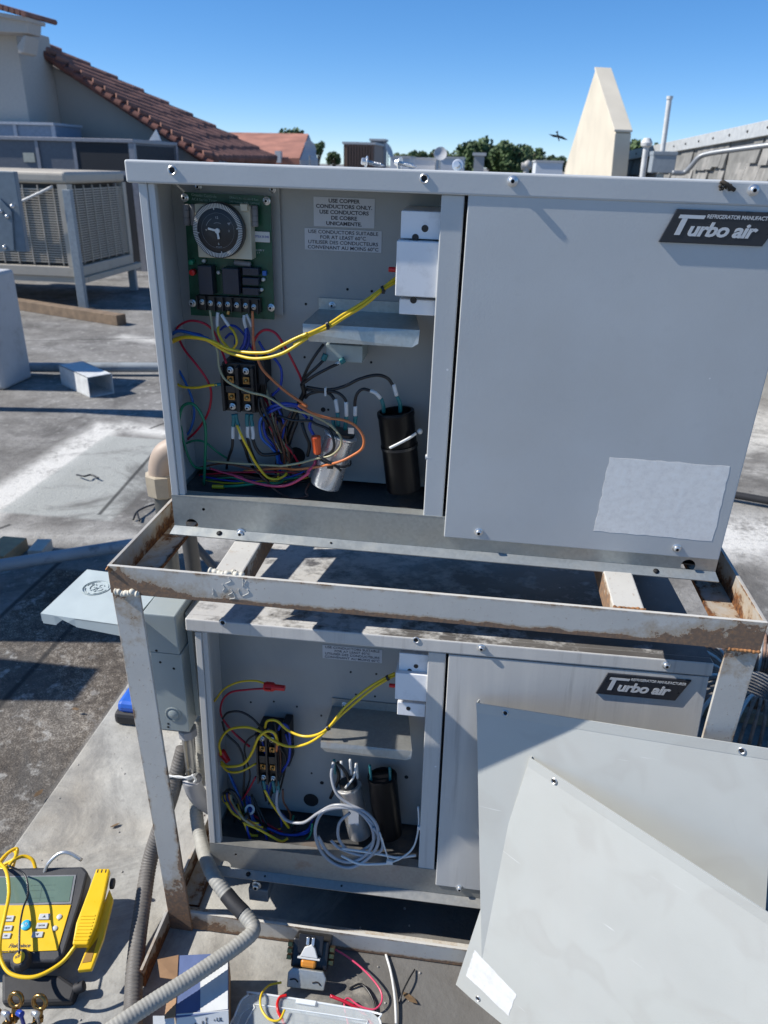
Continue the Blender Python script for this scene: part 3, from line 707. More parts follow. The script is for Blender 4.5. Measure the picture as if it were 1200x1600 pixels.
# ---- wires of the upper unit
def wire(Lf, par, mat, pts, r=.0016, zc=None, name='wire', k=6):
    P = []
    for q in pts:
        x, y, d = q[:3]
        z_ = q[3] if len(q) > 3 else zc
        if z_: x, y = Z(z_, x, y)
        P.append(Lf(x, y, d)+V((random.uniform(-.0007, .0007), random.uniform(-.001, .001), random.uniform(-.0007, .0007))))
    b = MB(); b.tube(P, r, 8, k); return b.build(name, mat, par)
U = lambda mat, pts, r=.0016, zc=z7, **kw: wire(UL, upper, mat, pts, r, zc, **kw)
yA = [(140, 280, .05), (175, 250, .046), (260, 232, .04), (380, 245, .034), (480, 280, .028), (560, 318, .022), (680, 352, .014), (790, 360, .006), (900, 345, .001), (1000, 305, -.002), (1100, 255, -.003), (1200, 205, -.003)]
yA6 = [(150, 1050, -.002, z6), (300, 982, .004, z6), (420, 905, .014, z6), (550, 822, .024, z6), (680, 728, .036, z6), (760, 668, .046, z6), (800, 640, .05, z6)]
U(YEL, yA+yA6, .0021)
yB = [(145, 276, .054), (240, 238, .046), (400, 250, .038), (480, 292, .032), (560, 345, .022), (640, 372, .014), (750, 398, .006), (850, 402, .001), (950, 383, -.002), (1050, 338, -.003), (1200, 240, -.002)]
yB6 = [(80, 1110, -.002, z6), (200, 1040, .0, z6), (310, 992, .004, z6), (430, 915, .013, z6), (560, 838, .022, z6), (680, 742, .034, z6), (765, 685, .045, z6), (800, 665, .05, z6)]
U(YEL, yB+yB6, .0021)
for q, rr in (((310, 975, .003), .0044), ((680, 735, .033), .0044)):
    p = UL(*Z(z6, q[0], q[1]), q[2]); b = MB(); b.lathe([(rr*.7, -.0018), (rr, -.0018), (rr, .0018), (rr*.7, .0018)], p, V((1, .1, .5)), 16); b.box(p.x-.001, p.x+.003, p.y-.006, p.y-.003, p.z-.005, p.z-.001); b.build('cable_tie', BLK, upper)
U(REDW, [(165, 200, .07), (190, 150, .066), (260, 108, .06), (340, 108, .06), (420, 140, .062), (480, 200, .066), (530, 320, .062), (570, 440, .05)], .0017)
U(REDW, [(190, 240, .07), (250, 340, .066), (340, 450, .06), (410, 560, .058), (450, 660, .058), (440, 770, .06), (400, 870, .064), (330, 970, .07), (250, 1045, .078)], .0018)
U(LBLU, [(135, 215, .06), (180, 190, .056), (250, 192, .052), (340, 214, .055), (440, 250, .064), (520, 330, .072)], .0020)
U(BLUW, [(140, 205, .063), (200, 182, .060), (300, 200, .06), (380, 225, .066), (460, 300, .074)], .0018)
U(LBLU, [(155, 430, .075), (210, 520, .07), (270, 640, .065), (310, 740, .065), (318, 850, .068), (290, 960, .074), (245, 1010, .08)], .0019)
U(YEL, [(165, 585, .062), (230, 620, .058), (330, 630, .055), (430, 612, .052), (500, 603, .052)], .0019)
U(TEAL, [(480, 605, .052), (535, 598, .053)], .0026)
U(GRNW, [(215, 960, .058), (203, 880, .054), (225, 780, .05), (290, 755, .048), (350, 800, .05), (395, 890, .05), (410, 1000, .05), (400, 1200, .054), (395, 1390, .058)], .0022)
U(GRNW, [(205, 900, .06), (230, 1040, .056), (270, 1160, .056), (320, 1240, .06), (380, 1262, .07)], .0020)
U(GRNW, [(250, 1065, .07), (320, 1045, .066), (400, 1055, .066), (500, 1130, .072), (590, 1190, .085)], .0017)
U(GRNW, [(540, 1405, .05), (650, 1395, .046), (800, 1380, .046), (960, 1370, .055), (1020, 1350, .07)], .0022)
p = UL(*Z(z7, 500, 1405), .05); b = MB(); b.cyl(p+V((-.008, 0, 0)), p+V((.010, 0, .001)), .0032, n=10); b.build('crimp_terminal', YEL, upper)
U(TANW, [(440, 20, .06), (455, 130, .055), (470, 250, .048), (500, 350, .044), (510, 470, .04), (555, 560, .036), (640, 620, .034), (760, 668, .03), (870, 690, .026), (950, 735, .024), (1030, 790, .024), (1130, 815, .024), (1230, 835, .026), (300, 725, .028, z8), (375, 775, .026, z8), (425, 850, .022, z8), (420, 920, .022, z8), (350, 980, .022, z8), (240, 1005, .026, z8), (130, 1030, .03, z8), (0, 1048, .036, z8), (960, 1240, .045), (700, 1222, .055), (560, 1215, .06), (400, 1200, .07)], .0017)
U(YEL, [(500, 150, .06), (505, 200, .054), (540, 270, .048), (590, 320, .044)], .0018)
U(WMK, [(505, 40, .062), (498, 100, .060), (500, 165, .060)], .0024, name='wire_marker'); U(WMK, [(530, 55, .062), (565, 110, .060), (590, 150, .060)], .0024, name='wire_marker')
U(YEL, [(590, 150, .06), (630, 190, .055), (652, 250, .05), (640, 300, .05), (600, 330, .052), (520, 300, .06)], .0017)
U(BRS, [(585, 25, .064), (580, 60, .064)], .003, name='crimp_terminal')
U(WMK, [(712, 60, .062), (708, 110, .060), (718, 160, .060)], .0024, name='wire_marker'); U(WMK, [(728, 60, .064), (752, 110, .063), (765, 155, .063)], .0022, name='wire_marker')
U(BLUW, [(720, 160, .06), (725, 220, .06), (705, 290, .06), (680, 330, .062)], .0026); U(BLUW, [(730, 160, .064), (745, 230, .066), (735, 300, .068), (700, 350, .07)], .0022)
U(ORW, [(775, 30, .06), (778, 150, .056), (785, 280, .05), (800, 380, .044), (850, 480, .036), (940, 580, .028), (1050, 670, .024), (1200, 775, .02), (120, 610, .018, z8), (240, 680, .016, z8), (340, 710, .014, z8), (440, 722, .012, z8), (530, 760, .010, z8), (590, 840, .010, z8), (580, 920, .010, z8), (510, 980, .012, z8), (400, 1025, .016, z8), (250, 1060, .03, z8), (100, 1075, .045, z8), (980, 1262, .06), (700, 1280, .07)], .0019)
U(REDW, [(775, 330, .07), (790, 260, .064), (830, 195, .06), (890, 175, .056), (950, 205, .052), (1010, 280, .05), (1060, 370, .05), (1110, 470, .052), (1150, 550, .056), (1190, 680, .06)], .0018)
U(BLUW, [(820, 260, .072), (870, 340, .07), (950, 410, .068), (1000, 500, .066), (990, 620, .066), (930, 690, .07)], .0020)
U(BLUW, [(520, 180, .075), (560, 150, .07), (620, 145, .07), (680, 180, .07), (720, 240, .074), (760, 320, .078)], .0018); U(BLUW, [(560, 240, .075), (600, 205, .074), (640, 230, .074), (640, 290, .078)], .0018)
U(BLUW, [(890, 800, .06), (940, 765, .05), (1040, 755, .046), (1150, 775, .044), (1230, 850, .046), (200, 770, .046, z8), (230, 830, .046, z8)], .0024)
U(BLUW, [(900, 820, .055), (1000, 775, .050), (1110, 775, .048), (1200, 870, .05)], .0024)
U(LBLU, [(905, 820, .06), (850, 850, .055), (825, 920, .054), (850, 1020, .056), (920, 1100, .06), (960, 1160, .064), (970, 1220, .07)], .0021); U(BLUW, [(900, 850, .062), (860, 900, .06), (880, 1000, .06), (940, 1090, .066), (975, 1200, .072)], .0021)
U(BRW, [(960, 830, .06), (950, 900, .056), (985, 1000, .056), (1020, 1130, .06), (1020, 1220, .068)], .0019); U(BRW, [(1075, 820, .064), (1020, 920, .06), (985, 1000, .06), (1010, 1130, .066)], .0018)
U(BRW, [(935, 820, .064), (930, 920, .06), (970, 1050, .06), (1040, 1180, .066), (1085, 1220, .07)], .0019); U(TANW, [(925, 960, .066), (960, 1060, .062), (1000, 1140, .066)], .0016)
U(BKW, [(840, 700, .05), (860, 800, .05), (920, 920, .05), (980, 1080, .055), (1030, 1140, .065)], .0024); U(BKW, [(820, 700, .056), (830, 800, .054), (900, 930, .056)], .0024)
for q in ((620, .048), (645, .05), (728, .048), (760, .05)):
    x_, d_ = q; dx = {620: (0, -20), 645: (35, 60), 728: (5, 0), 760: (20, 60)}[x_]
    U(TEAL, [(x_, 835, d_), (x_+4, 880, d_), (x_+dx[0]*.6, 930, d_)], .0030, name='crimp_sleeve'); 
    U(WMK, [(x_+dx[0]*.6, 930, d_), (x_+dx[0], 985, d_), (x_+dx[0], 1025, d_)], .0027, name='wire_marker')
U(BKW, [(620, 1020, .048), (610, 1100, .05), (585, 1190, .06), (570, 1260, .075)], .0022); U(BKW, [(680, 1030, .05), (710, 1100, .052), (740, 1190, .06), (780, 1260, .07)], .0024)
U(BKW, [(733, 1020, .048), (760, 1110, .05), (790, 1200, .06), (830, 1260, .07)], .0024); U(BKW, [(780, 1030, .05), (800, 1100, .05), (850, 1150, .054), (950, 1145, .06), (1000, 1130, .07)], .0026)
U(YEL, [(650, 920, .044), (690, 1010, .040), (740, 1110, .042), (800, 1220, .046), (880, 1320, .05), (960, 1345, .05), (1020, 1320, .055), (1035, 1295, .06)], .0020)
U(YEL, [(975, 1290, .07), (972, 1340, .068)], .0018)
U(PNK, [(630, 1315, .056), (760, 1360, .046), (880, 1392, .038), (1000, 1395, .032), (1100, 1370, .028), (1200, 1300, .028), (190, 1090, .03, z8), (235, 1040, .036, z8), (245, 990, .045, z8)], .0021)
U(PNK, [(440, 1260, .075), (540, 1290, .07), (700, 1330, .064)], .0016)
U(BRW, [(640, 1235, .07), (780, 1270, .06), (870, 1340, .05), (960, 1440, .042), (1080, 1495, .036), (1200, 1480, .036), (170, 1240, .04, z8), (200, 1180, .05, z8)], .0015)
U(BRW, [(520, 1300, .08), (700, 1310, .07), (900, 1360, .06)], .0015)
U(BKW, [(880, 850, .07), (980, 850, .056), (1100, 885, .046), (1220, 890, .04), (250, 750, .034, z8), (330, 790, .028, z8), (375, 860, .024, z8), (370, 930, .024, z8), (310, 990, .03, z8)], .0020)
U(BKW, [(1050, 1080, .07), (1080, 980, .066), (1120, 880, .066), (1110, 800, .07)], .0034); U(BKW, [(150, 740, .06, z8), (170, 820, .055, z8), (200, 900, .055, z8), (190, 980, .06, z8)], .0026)
# bundle behind the contactor and the black jumpers to the capacitors
for i in range(7):
    U(BKW, [(600+i*14, 380, .08), (700+i*12, 420, .07), (800+i*9, 480, .066), (850+i*4, 580, .07), (830+i*6, 690, .074)], .0023)
U(BKW, [(300, 175, .05, z8), (250, 240, .044, z8), (190, 340, .044, z8), (150, 430, .05, z8)], .0021); U(BKW, [(300, 290, .048, z8), (250, 340, .044, z8), (185, 400, .046, z8), (150, 450, .05, z8)], .0021)
U(BKW, [(410, 315, .044, z8), (330, 350, .036, z8), (220, 410, .036, z8), (140, 465, .046, z8)], .0022)
U(TEAL, [(320, 250, .048, z8), (300, 290, .048, z8)], .004, name='crimp_sleeve'); U(TEAL, [(455, 285, .046, z8), (420, 305, .044, z8)], .0042, name='crimp_sleeve')
U(WMK, [(420, 305, .044, z8), (385, 325, .042, z8)], .0026, name='wire_marker')
U(BKW, [(150, 460, .052, z8), (165, 520, .056, z8), (140, 580, .062, z8), (60, 760, .07, z8), (20, 900, .075, z8)], .0036)
U(BKW, [(180, 485, .05, z8), (330, 500, .046, z8), (450, 480, .044, z8), (560, 425, .044, z8), (680, 398, .046, z8), (760, 420, .048, z8), (805, 470, .05, z8)], .0023)
U(WMK, [(805, 465, .05, z8), (832, 545, .05, z8)], .0029, name='wire_marker'); U(TEAL, [(832, 545, .05, z8), (852, 600, .052, z8), (858, 665, .056, z8)], .0028, name='crimp_sleeve')
U(BKW, [(170, 560, .056, z8), (200, 530, .05, z8), (280, 518, .046, z8), (350, 535, .046, z8), (385, 575, .046, z8)], .0022); U(BKW, [(180, 500, .052, z8), (300, 512, .046, z8), (400, 525, .044, z8), (450, 565, .044, z8), (465, 600, .044, z8)], .0022)
U(WMK, [(385, 570, .046, z8), (405, 665, .046, z8)], .0029, name='wire_marker'); U(WMK, [(463, 592, .044, z8), (468, 690, .046, z8)], .0029, name='wire_marker')
U(TEAL, [(405, 665, .046, z8), (410, 760, .052, z8)], .0030, name='crimp_sleeve'); U(TEAL, [(468, 690, .046, z8), (460, 790, .052, z8)], .0030, name='crimp_sleeve'); U(TEAL, [(370, 720, .054, z8), (380, 790, .056, z8)], .003, name='crimp_sleeve')
U(BKW, [(640, 510, .046, z8), (590, 500, .044, z8), (545, 530, .044, z8), (530, 580, .044, z8), (530, 625, .044, z8)], .0022); U(WMK, [(640, 510, .046, z8), (680, 530, .046, z8), (715, 565, .048, z8)], .0028, name='wire_marker')
U(TEAL, [(715, 565, .048, z8), (730, 610, .05, z8), (738, 670, .056, z8)], .0028, name='crimp_sleeve'); U(WMK, [(530, 620, .044, z8), (532, 690, .046, z8)], .0028, name='wire_marker'); U(TEAL, [(532, 690, .046, z8), (525, 760, .052, z8)], .003, name='crimp_sleeve')
p = UL(*Z(z8, 318, 515), .042); b = MB(); b.box(p.x-.0012, p.x+.0012, p.y-.004, p.y+.004, p.z-.006, p.z+.006, .0006); b.build('cable_tie', WMK, upper)
p = UL(*Z(z8, 500, 805), .040); b = MB(); b.box(p.x-.004, p.x+.0045, p.y-.001, p.y+.0, p.z-.003, p.z+.006); b.split('spade_tab', SIL, rc_)
b = MB(); p, q = UL(*Z(z8, 246, 835), .030), UL(*Z(z8, 258, 965), .028); L_ = (q-p).length
b.lathe([(0, 0), (.0058, 0), (.0072, L_*.1), (.0066, L_*.3), (.0060, L_*.9), (.0048, L_), (0, L_)], p, q-p, 12, False); b.build('wire_nut', NUTO, upper)
U(BKW, [(240, 950, .03, z8), (300, 1000, .02, z8), (370, 1045, .018, z8), (430, 1090, .018, z8)], .0019, name='cable_tie')
U(BKW, [(370, 1050, .02, z8), (430, 1060, .022, z8), (490, 1045, .032, z8), (500, 1020, .04, z8)], .0014, name='cable_tie')
b = MB()
for q in ((668, 1000), ): pass
p = UL(667, 714, .004); b.cyl((p.x+.006, .004, p.z), (p.x-.002, .004, p.z), .0034, n=10); b.build('clip', WMK, upper)

rw = random.Random(5)
for i in range(13):
    m_ = (BRW, BKW, BLUW, BKW, BRW, TANW, BKW, BLUW, REDW, BKW, ORW, BKW, BRW)[i]; x0_ = rw.uniform(870, 1000); x1_ = rw.uniform(960, 1090)
    U(m_, [(x0_-60, rw.uniform(600, 760), .078), (x0_, rw.uniform(790, 860), rw.uniform(.06, .074)), (x0_+rw.uniform(-30, 60), rw.uniform(920, 1000), rw.uniform(.058, .072)), (x1_, rw.uniform(1090, 1150), .066), (x1_+rw.uniform(-60, 60), rw.uniform(1220, 1320), .074)], .0017)
for i in range(8):
    m_ = (BKW, BRW, YEL, BKW, BLUW, GRNW, BRW, REDW)[i]; y0_ = rw.uniform(1250, 1400)
    U(m_, [(rw.uniform(260, 420), y0_, .08), (rw.uniform(520, 640), y0_+rw.uniform(-40, 60), .07), (rw.uniform(760, 880), y0_+rw.uniform(-20, 50), .066), (rw.uniform(980, 1100), y0_+rw.uniform(-40, 30), .07), (rw.uniform(1150, 1220), y0_-rw.uniform(0, 60), .08)], .0015)

# ---- lower unit internals
Lw = lambda mat, pts, r=.0018, zc=z4, **kw: wire(LL, lower, mat, pts, r, zc, **kw)
contactor(LL, ML, lower, (401, 1140), (437, 1224), .8, .045, .098)
b = MB(); p, q = LL(438, 1135, .06), LL(452, 1200, .06); b.box(p.x, q.x, .062, .098, q.z, p.z, .002); b.build('auxiliary_block', BLKM, lower)
b = MB(); a, c = LL(545, 1228, .062), LL(563, 1305, .050); Lc = (c-a).length
b.lathe([(0, 0), (.021, 0), (.0225, .001), (.0225, .004), (.021, .006), (.0205, Lc-.003), (.019, Lc), (0, Lc)], a, c-a, 36); rc2 = b.build('run_capacitor', simple('dull_can', (.68, .67, .65), .30, metal=.7), lower)
m1 = a.lerp(c, .45)
b = MB(); b.cyl(a-(c-a).normalized()*.001, a-(c-a).normalized()*.01, .016, n=24); b.build('capacitor_top', BLK, rc2)
b = MB(); b.box(m1.x-.006, m1.x+.012, m1.y-.0225, m1.y-.0215, m1.z-.016, m1.z+.016); b.build('paper_label', LBL, rc2)
b = MB(); a, c = LL(597, 1212, .062), LL(607, 1302, .054); Lc = (c-a).length
b.lathe([(0, .0022), (.022, .0022), (.0225, 0), (.026, 0), (.0262, .006), (.0255, .008), (.025, Lc-.004), (.024, Lc), (0, Lc)], a, c-a, 40); b.build('start_capacitor', CAPB, lower)
Lw(YEL, [(105, 405, .06), (150, 350, .055), (220, 318, .05), (290, 312, .048), (345, 325, .048)], .0018); Lw(REDW, [(345, 345, .047), (250, 352, .048), (180, 365, .052), (140, 410, .056), (140, 480, .06), (200, 560, .062), (270, 620, .066)], .0018)
b = MB(); p, q = LL(*Z(z4, 338, 336), .045), LL(*Z(z4, 435, 346), .045); L_ = (q-p).length
b.lathe([(0, 0), (.0066, 0), (.0082, L_*.12), (.0074, L_*.45), (.0052, L_*.55), (.0048, L_), (0, L_)], p, q-p, 12, False)
b.box(p.x+.004, p.x+.014, p.y-.012, p.y+.012, p.z-.0015, p.z+.0015); b.build('wire_nut', NUTR, lower)
b = MB(); p, q = LL(*Z(z4, 135, 640), .07), LL(*Z(z4, 170, 690), .066); L_ = (q-p).length; b.lathe([(0, 0), (.0060, 0), (.0072, L_*.12), (.0052, L_), (0, L_)], p, q-p, 12, False); b.build('wire_nut', NUTR, lower)
Lw(BKW, [(140, 490, .05), (170, 460, .048), (230, 458, .048), (290, 490, .05), (340, 550, .052)], .0020); Lw(BKW, [(142, 500, .054), (160, 560, .054), (220, 620, .056), (245, 700, .056), (240, 850, .06)], .0020)
Lw(BKW, [(300, 560, .06), (260, 590, .058), (245, 640, .058), (270, 760, .06), (240, 860, .066)], .0016)
Lw(YEL, [(135, 660, .05), (130, 600, .046), (170, 545, .044), (250, 530, .042), (320, 550, .04), (380, 590, .034), (450, 618, .028), (530, 610, .022), (610, 565, .016), (680, 490, .02), (760, 420, .03), (860, 340, .04), (950, 285, .05)], .0022)
Lw(YEL, [(340, 530, .05), (355, 500, .044), (400, 500, .04), (450, 545, .034), (520, 570, .026), (590, 560, .018), (650, 520, .016), (720, 430, .026), (820, 350, .038), (900, 300, .046), (950, 275, .05)], .0022)
Lw(YEL, [(135, 690, .05), (170, 712, .044), (240, 700, .042), (280, 650, .038), (310, 580, .034), (350, 548, .032), (390, 560, .034), (405, 610, .042)], .0024); Lw(YEL, [(135, 700, .054), (170, 738, .05), (230, 735, .05), (300, 700, .055)], .0020)
Lw(REDW, [(270, 620, .066), (190, 550, .064), (160, 520, .066)], .0016); Lw(REDW, [(300, 760, .06), (260, 830, .06), (230, 870, .064)], .0016)
Lw(ORW, [(385, 560, .044), (400, 590, .042), (395, 640, .046)], .0022)
Lw(BLUW, [(405, 540, .05), (420, 515, .048), (450, 530, .05), (460, 590, .056), (455, 680, .06), (420, 740, .064)], .0024); Lw(BLUW, [(440, 560, .06), (462, 640, .064), (430, 730, .066)], .0020)
Lw(LBLU, [(165, 730, .07), (190, 790, .066), (220, 850, .06)], .0018); Lw(BLUW, [(180, 760, .07), (210, 820, .07), (240, 900, .06)], .0020)
for q in ((663, 532, .014), (918, 297, .046)):
    p = LL(*Z(z4, q[0]-25 if q[0] == 663 else q[0], q[1]), q[2]); b = MB(); b.lathe([(.003, -.002), (.0047, -.002), (.0047, .002), (.003, .002)], p, V((1, .1, .7)), 14); b.build('cable_tie', BLK, lower)
for i in range(14):
    m_ = (BKW, BLUW, BRW, BKW, LBLU, BKW, YEL, BLUW, BKW, GRNW, REDW, BKW, BLUW, BRW)[i]; x0_ = rw.uniform(170, 300); x1_ = rw.uniform(330, 560)
    Lw(m_, [(x0_, rw.uniform(840, 930), .07), (x0_+rw.uniform(10, 60), rw.uniform(950, 1010), rw.uniform(.05, .065)), ((x0_+x1_)/2, rw.uniform(1000, 1070), rw.uniform(.045, .06)), (x1_, rw.uniform(990, 1060), rw.uniform(.05, .065)), (x1_+rw.uniform(0, 50), rw.uniform(940, 1010), .08)], .0018)
for i in range(7):
    x0_ = rw.uniform(290, 420)
    Lw((BKW, BLUW, BKW, BRW, BKW, BLUW, BKW)[i], [(x0_, rw.uniform(500, 560), .06), (x0_+rw.uniform(20, 60), rw.uniform(540, 620), .056), (x0_+rw.uniform(20, 70), rw.uniform(680, 760), .062), (x0_+rw.uniform(0, 60), rw.uniform(830, 900), .07)], .0018)
# harness bundle in the corner
for i, mt_ in enumerate((YEL, BLUW, YEL, BRW, BLUW, BKW, ORW, TANW)):
    j = (i-4)*5
    Lw(mt_, [(165+j, 830+abs(j), .06-i*.001), (175+j, 880, .052), (235+j*.4, 950+j*.5, .042-i*.002), (300+j, 990+j, .04), (350+j*2, 1020+j*2, .042)], .0021)
Lw(BKW, [(150, 840, .056), (175, 822, .05), (210, 850, .05), (240, 930, .045)], .003)
Lw(YEL, [(250, 980, .036), (320, 1010, .032), (380, 1045, .03), (420, 1062, .03), (450, 1048, .036)], .0022); Lw(YEL, [(160, 880, .05), (190, 930, .042), (240, 970, .036), (270, 1030, .034), (310, 1040, .036)], .0024)
Lw(BLUW, [(255, 990, .036), (275, 1050, .03), (310, 1080, .028), (350, 1060, .032), (340, 1020, .036)], .0022); Lw(LBLU, [(260, 1060, .032), (280, 1095, .026), (325, 1098, .026), (350, 1070, .03)], .0022)
Lw(BLUW, [(350, 1000, .045), (430, 1030, .045), (520, 1030, .05), (560, 1000, .06)], .0022); Lw(GRNW, [(450, 1060, .045), (500, 1075, .042), (550, 1040, .046), (565, 980, .055)], .002); Lw(GRNW, [(380, 1040, .05), (400, 1075, .044), (440, 1060, .045)], .002)
Lw(REDW, [(350, 1010, .05), (420, 1050, .045), (500, 1040, .05)], .0018)
p = LL(*Z(z4, 250, 950), .036); b = MB(); b.lathe([(.006, -.003), (.0095, -.003), (.0095, .003), (.006, .003)], p, V((1, 0, -.8)), 14); b.build('cable_tie', BLK, lower)
for x_ in (335, 380, 400): Lw(TEAL, [(x_, 780, .05), (x_+8, 830, .05)], .0030, name='crimp_sleeve')
Lw(YEL, [(340, 820, .048), (370, 880, .044), (420, 950, .046), (455, 1000, .05)], .0022); Lw(BLUW, [(345, 820, .05), (380, 890, .048), (440, 960, .05)], .002); Lw(BRW, [(425, 820, .05), (430, 880, .05), (460, 940, .055), (450, 1000, .06)], .0018)
Lw(GRYW, [(400, 820, .048), (400, 900, .042), (440, 965, .036), (520, 975, .03), (590, 930, .024), (660, 895, .02), (740, 900, .016), (820, 950, .012), (860, 1010, .010), (840, 1080, .008), (760, 1115, .008), (690, 1060, .010), (690, 980, .014), (740, 930, .02)], .0027)
Lw(GRYW, [(665, 690, .04), (655, 760, .03), (680, 840, .022), (740, 890, .018), (820, 935, .012), (870, 1000, .006), (870, 1080, .002), (820, 1150, -.002), (740, 1185, -.004), (660, 1165, -.004), (600, 1100, -.002), (578, 1010, .002), (610, 930, .008), (690, 905, .016), (770, 920, .016), (840, 990, .008), (850, 1070, .004), (800, 1140, .0), (720, 1160, -.002), (640, 1120, -.002), (590, 1040, .002)], .0029)
Lw(GRYW, [(850, 1000, .006), (890, 1060, .004), (880, 1110, .002), (800, 1130, .002), (700, 1100, .004), (650, 1060, .008)], .0026); Lw(WHW, [(700, 1130, .0), (780, 1165, -.004), (860, 1170, -.004), (930, 1165, -.002)], .0022)
Lw(WHW, [(700, 1100, .004), (800, 1110, .002), (900, 1130, .0), (960, 1140, .0), (1050, 1130, .004)], .0022); Lw(WMK, [(930, 1165, -.003), (985, 1140, -.002), (1040, 1090, .004), (1060, 1000, .006), (1062, 900, .008)], .0016, name='cable_tie')
Lw(WMK, [(880, 1020, .002), (920, 1150, -.002)], .0014, name='cable_tie')
p = LL(*Z(z4, 928, 1160), -.003); b = MB(); b.box(p.x-.006, p.x+.005, p.y-.003, p.y+.003, p.z-.004, p.z+.004, .001); b.build('clip', WMK, lower)
p = LL(*Z(z4, 1062, 1000), .004); b = MB(); b.box(p.x-.002, p.x+.008, p.y-.003, p.y+.003, p.z-.003, p.z+.004, .001); b.build('clip', WMK, lower)
for x_, y_ in ((665, 690), (700, 700), (740, 690), (770, 710), (835, 720), (925, 725)):
    Lw(TEAL if x_ % 2 else WMK, [(x_, y_-10, .05), (x_+6, y_+60, .052)], .0024, name='crimp_sleeve')
Lw(BKW, [(680, 690, .05), (720, 740, .045), (740, 790, .05)], .003); Lw(WHW, [(770, 700, .045), (760, 760, .04), (720, 810, .042)], .002); Lw(BKW, [(660, 690, .06), (690, 760, .06), (650, 860, .07)], .003)
p = LL(*Z(z4, 272, 915), .05); b = MB()
b.lathe([(.0055, 0), (.009, 0), (.009, .003), (.0055, .003)], p, V((0, -1, .8)), 24); b.build('bushing', WMK, lower)

# ------------------------------------------------------------------ loose screws on the lid
def selftap():
    b = MB(); b.lathe([(0, -.0018), (.0035, -.0016), (.0040, 0), (.0040, .0032), (.0066, .0036), (.0068, .0048), (.0024, .0052), (.0022, .006)], (0, 0, 0), (1, 0, 0), 16)
    for i in range(9): z_ = .006+i*.0018; b.lathe([(.0017, 0), (.0026, .0006), (.0017, .0012)], (z_, 0, 0), (1, 0, 0), 12)
    b.cyl((.005, 0, 0), (.0225, 0, 0), .0018, n=10); b.cyl((.0225, 0, 0), (.0265, 0, 0), .0017, .0003, n=8)
    me = bpy.data.meshes.new('loose_screw'); b.bm.to_mesh(me); b.bm.free(); me.materials.append(SIL); return me
ST = selftap()
for (px, lab, rz, yo) in ((567, 'loose steel screw lying leftmost on the upper lid, tip to the right', .35, .012), (620, 'loose steel screw with dark thread lying on the upper lid, middle of three', -.35, .010), (714, 'loose steel screw on the upper lid seen head-on, right of the other two', 1.35, .020)):
    q = hit(px, 249, 1, yo, MU); o = bpy.data.objects.new('loose_screw', ST); C.objects.link(o); tag(o, lab, 'screw', 'loose screws on the lid')
    wp = MU @ V((q.x, yo, .502+.0064)); o.matrix_world = Matrix.Translation(wp) @ Matrix.Rotation(rz, 4, 'Z') @ Matrix.Rotation(R(9), 4, 'Y')

# ------------------------------------------------------------------ rusty angle-iron stand
FX0, FX1, FY, FZ = -.0417, .8246, -.1058, .747
FB = .545                                                   # back of the stand
st = empty('equipment_stand', (FX0, FY, 0), 'rust-stained angle iron stand carrying the upper unit and boxing in the lower one', 'metal stand')
Ti = Matrix.Translation((-FX0, -FY, 0))
def sbuild(b, name, mat): b.bm.transform(Ti); return b.build(name, mat, st)
A = .0438; th = .005
b = MB(); b.box(FX0, FX1, FY, FY+th, FZ-A, FZ, .0008); b.box(FX0, FX1, FY+th, FY+A, FZ-A, FZ-A+th, .0008); sbuild(b, 'top_rail', RUST)
b = MB(); b.box(FX0, FX1, FB-th, FB, FZ-A, FZ, .0008); b.box(FX0, FX1, FB-A, FB-th, FZ-A, FZ-A+th); sbuild(b, 'top_rail', RUST)
b = MB(); b.box(FX0, FX0+th, FY+th, FB-th, FZ-A, FZ, .0008); b.box(FX0+th, FX0+A, FY+A, FB-A, FZ-A, FZ-A+th); sbuild(b, 'side_rail', RUST2)
b = MB(); b.box(FX1-th, FX1, FY+th, FB-th, FZ-A, FZ, .0008); b.box(FX1-A, FX1-th, FY+A, FB-A, FZ-A, FZ-A+th); sbuild(b, 'side_rail', RUST2)
def leg(x, y, sx, sy, dx=0, dy=0):
    b = MB(); x1, y1 = x+sx*.040, y+sy*.040
    b.box(min(x, x1), max(x, x1), min(y, y+sy*th), max(y, y+sy*th), 0, FZ-A-.0006, .0008); b.box(min(x, x+sx*th), max(x, x+sx*th), min(y+sy*th, y1), max(y+sy*th, y1), 0, FZ-A-.0006, .0008)
    for v in b.bm.verts:
        k = 1-v.co.z/(FZ-A); v.co.x += dx*k; v.co.y += dy*k
    sbuild(b, 'leg', RUST)
leg(FX0+.001, FY+.0012, 1, 1, .0125, .007); leg(FX1-.001, FY+.0012, -1, 1, -.004, 0); leg(FX0, FB, 1, -1); leg(FX1, FB, -1, -1)
for x_ in (.105, .637):
    b = MB(); b.box(x_, x_+.040, FY+th+.0004, FB-th-.0004, FZ-.040, FZ-.0022, .002); sbuild(b, 'crossbar', RUST)
bz = .045
b = MB(); b.box(FX0+.014, FX1, FY+.012, FY+.012+th, .002, bz, .0008); b.box(FX0+.014, FX1, FY+.0125+th, FY+.05, .002, .007); sbuild(b, 'bottom_rail', RUST)
b = MB(); b.box(FX0, FX1, FB-th, FB, .002, bz); sbuild(b, 'bottom_rail', RUST2)
b = MB(); b.box(FX0+.008, FX0+.013, FY-.10, FB-th, .002, bz, .0008); b.box(FX0+.0132, FX0+.05, FY+.055, FB-th, .002, .007); sbuild(b, 'bottom_side_rail', RUST2)
b = MB(); b.box(FX1-th, FX1, FY+.02, FB-th, .002, bz, .0008); sbuild(b, 'bottom_side_rail', RUST2)
GS = simple('grey_strut', (.24, .25, .26), .5, metal=.3, dirt=.4)
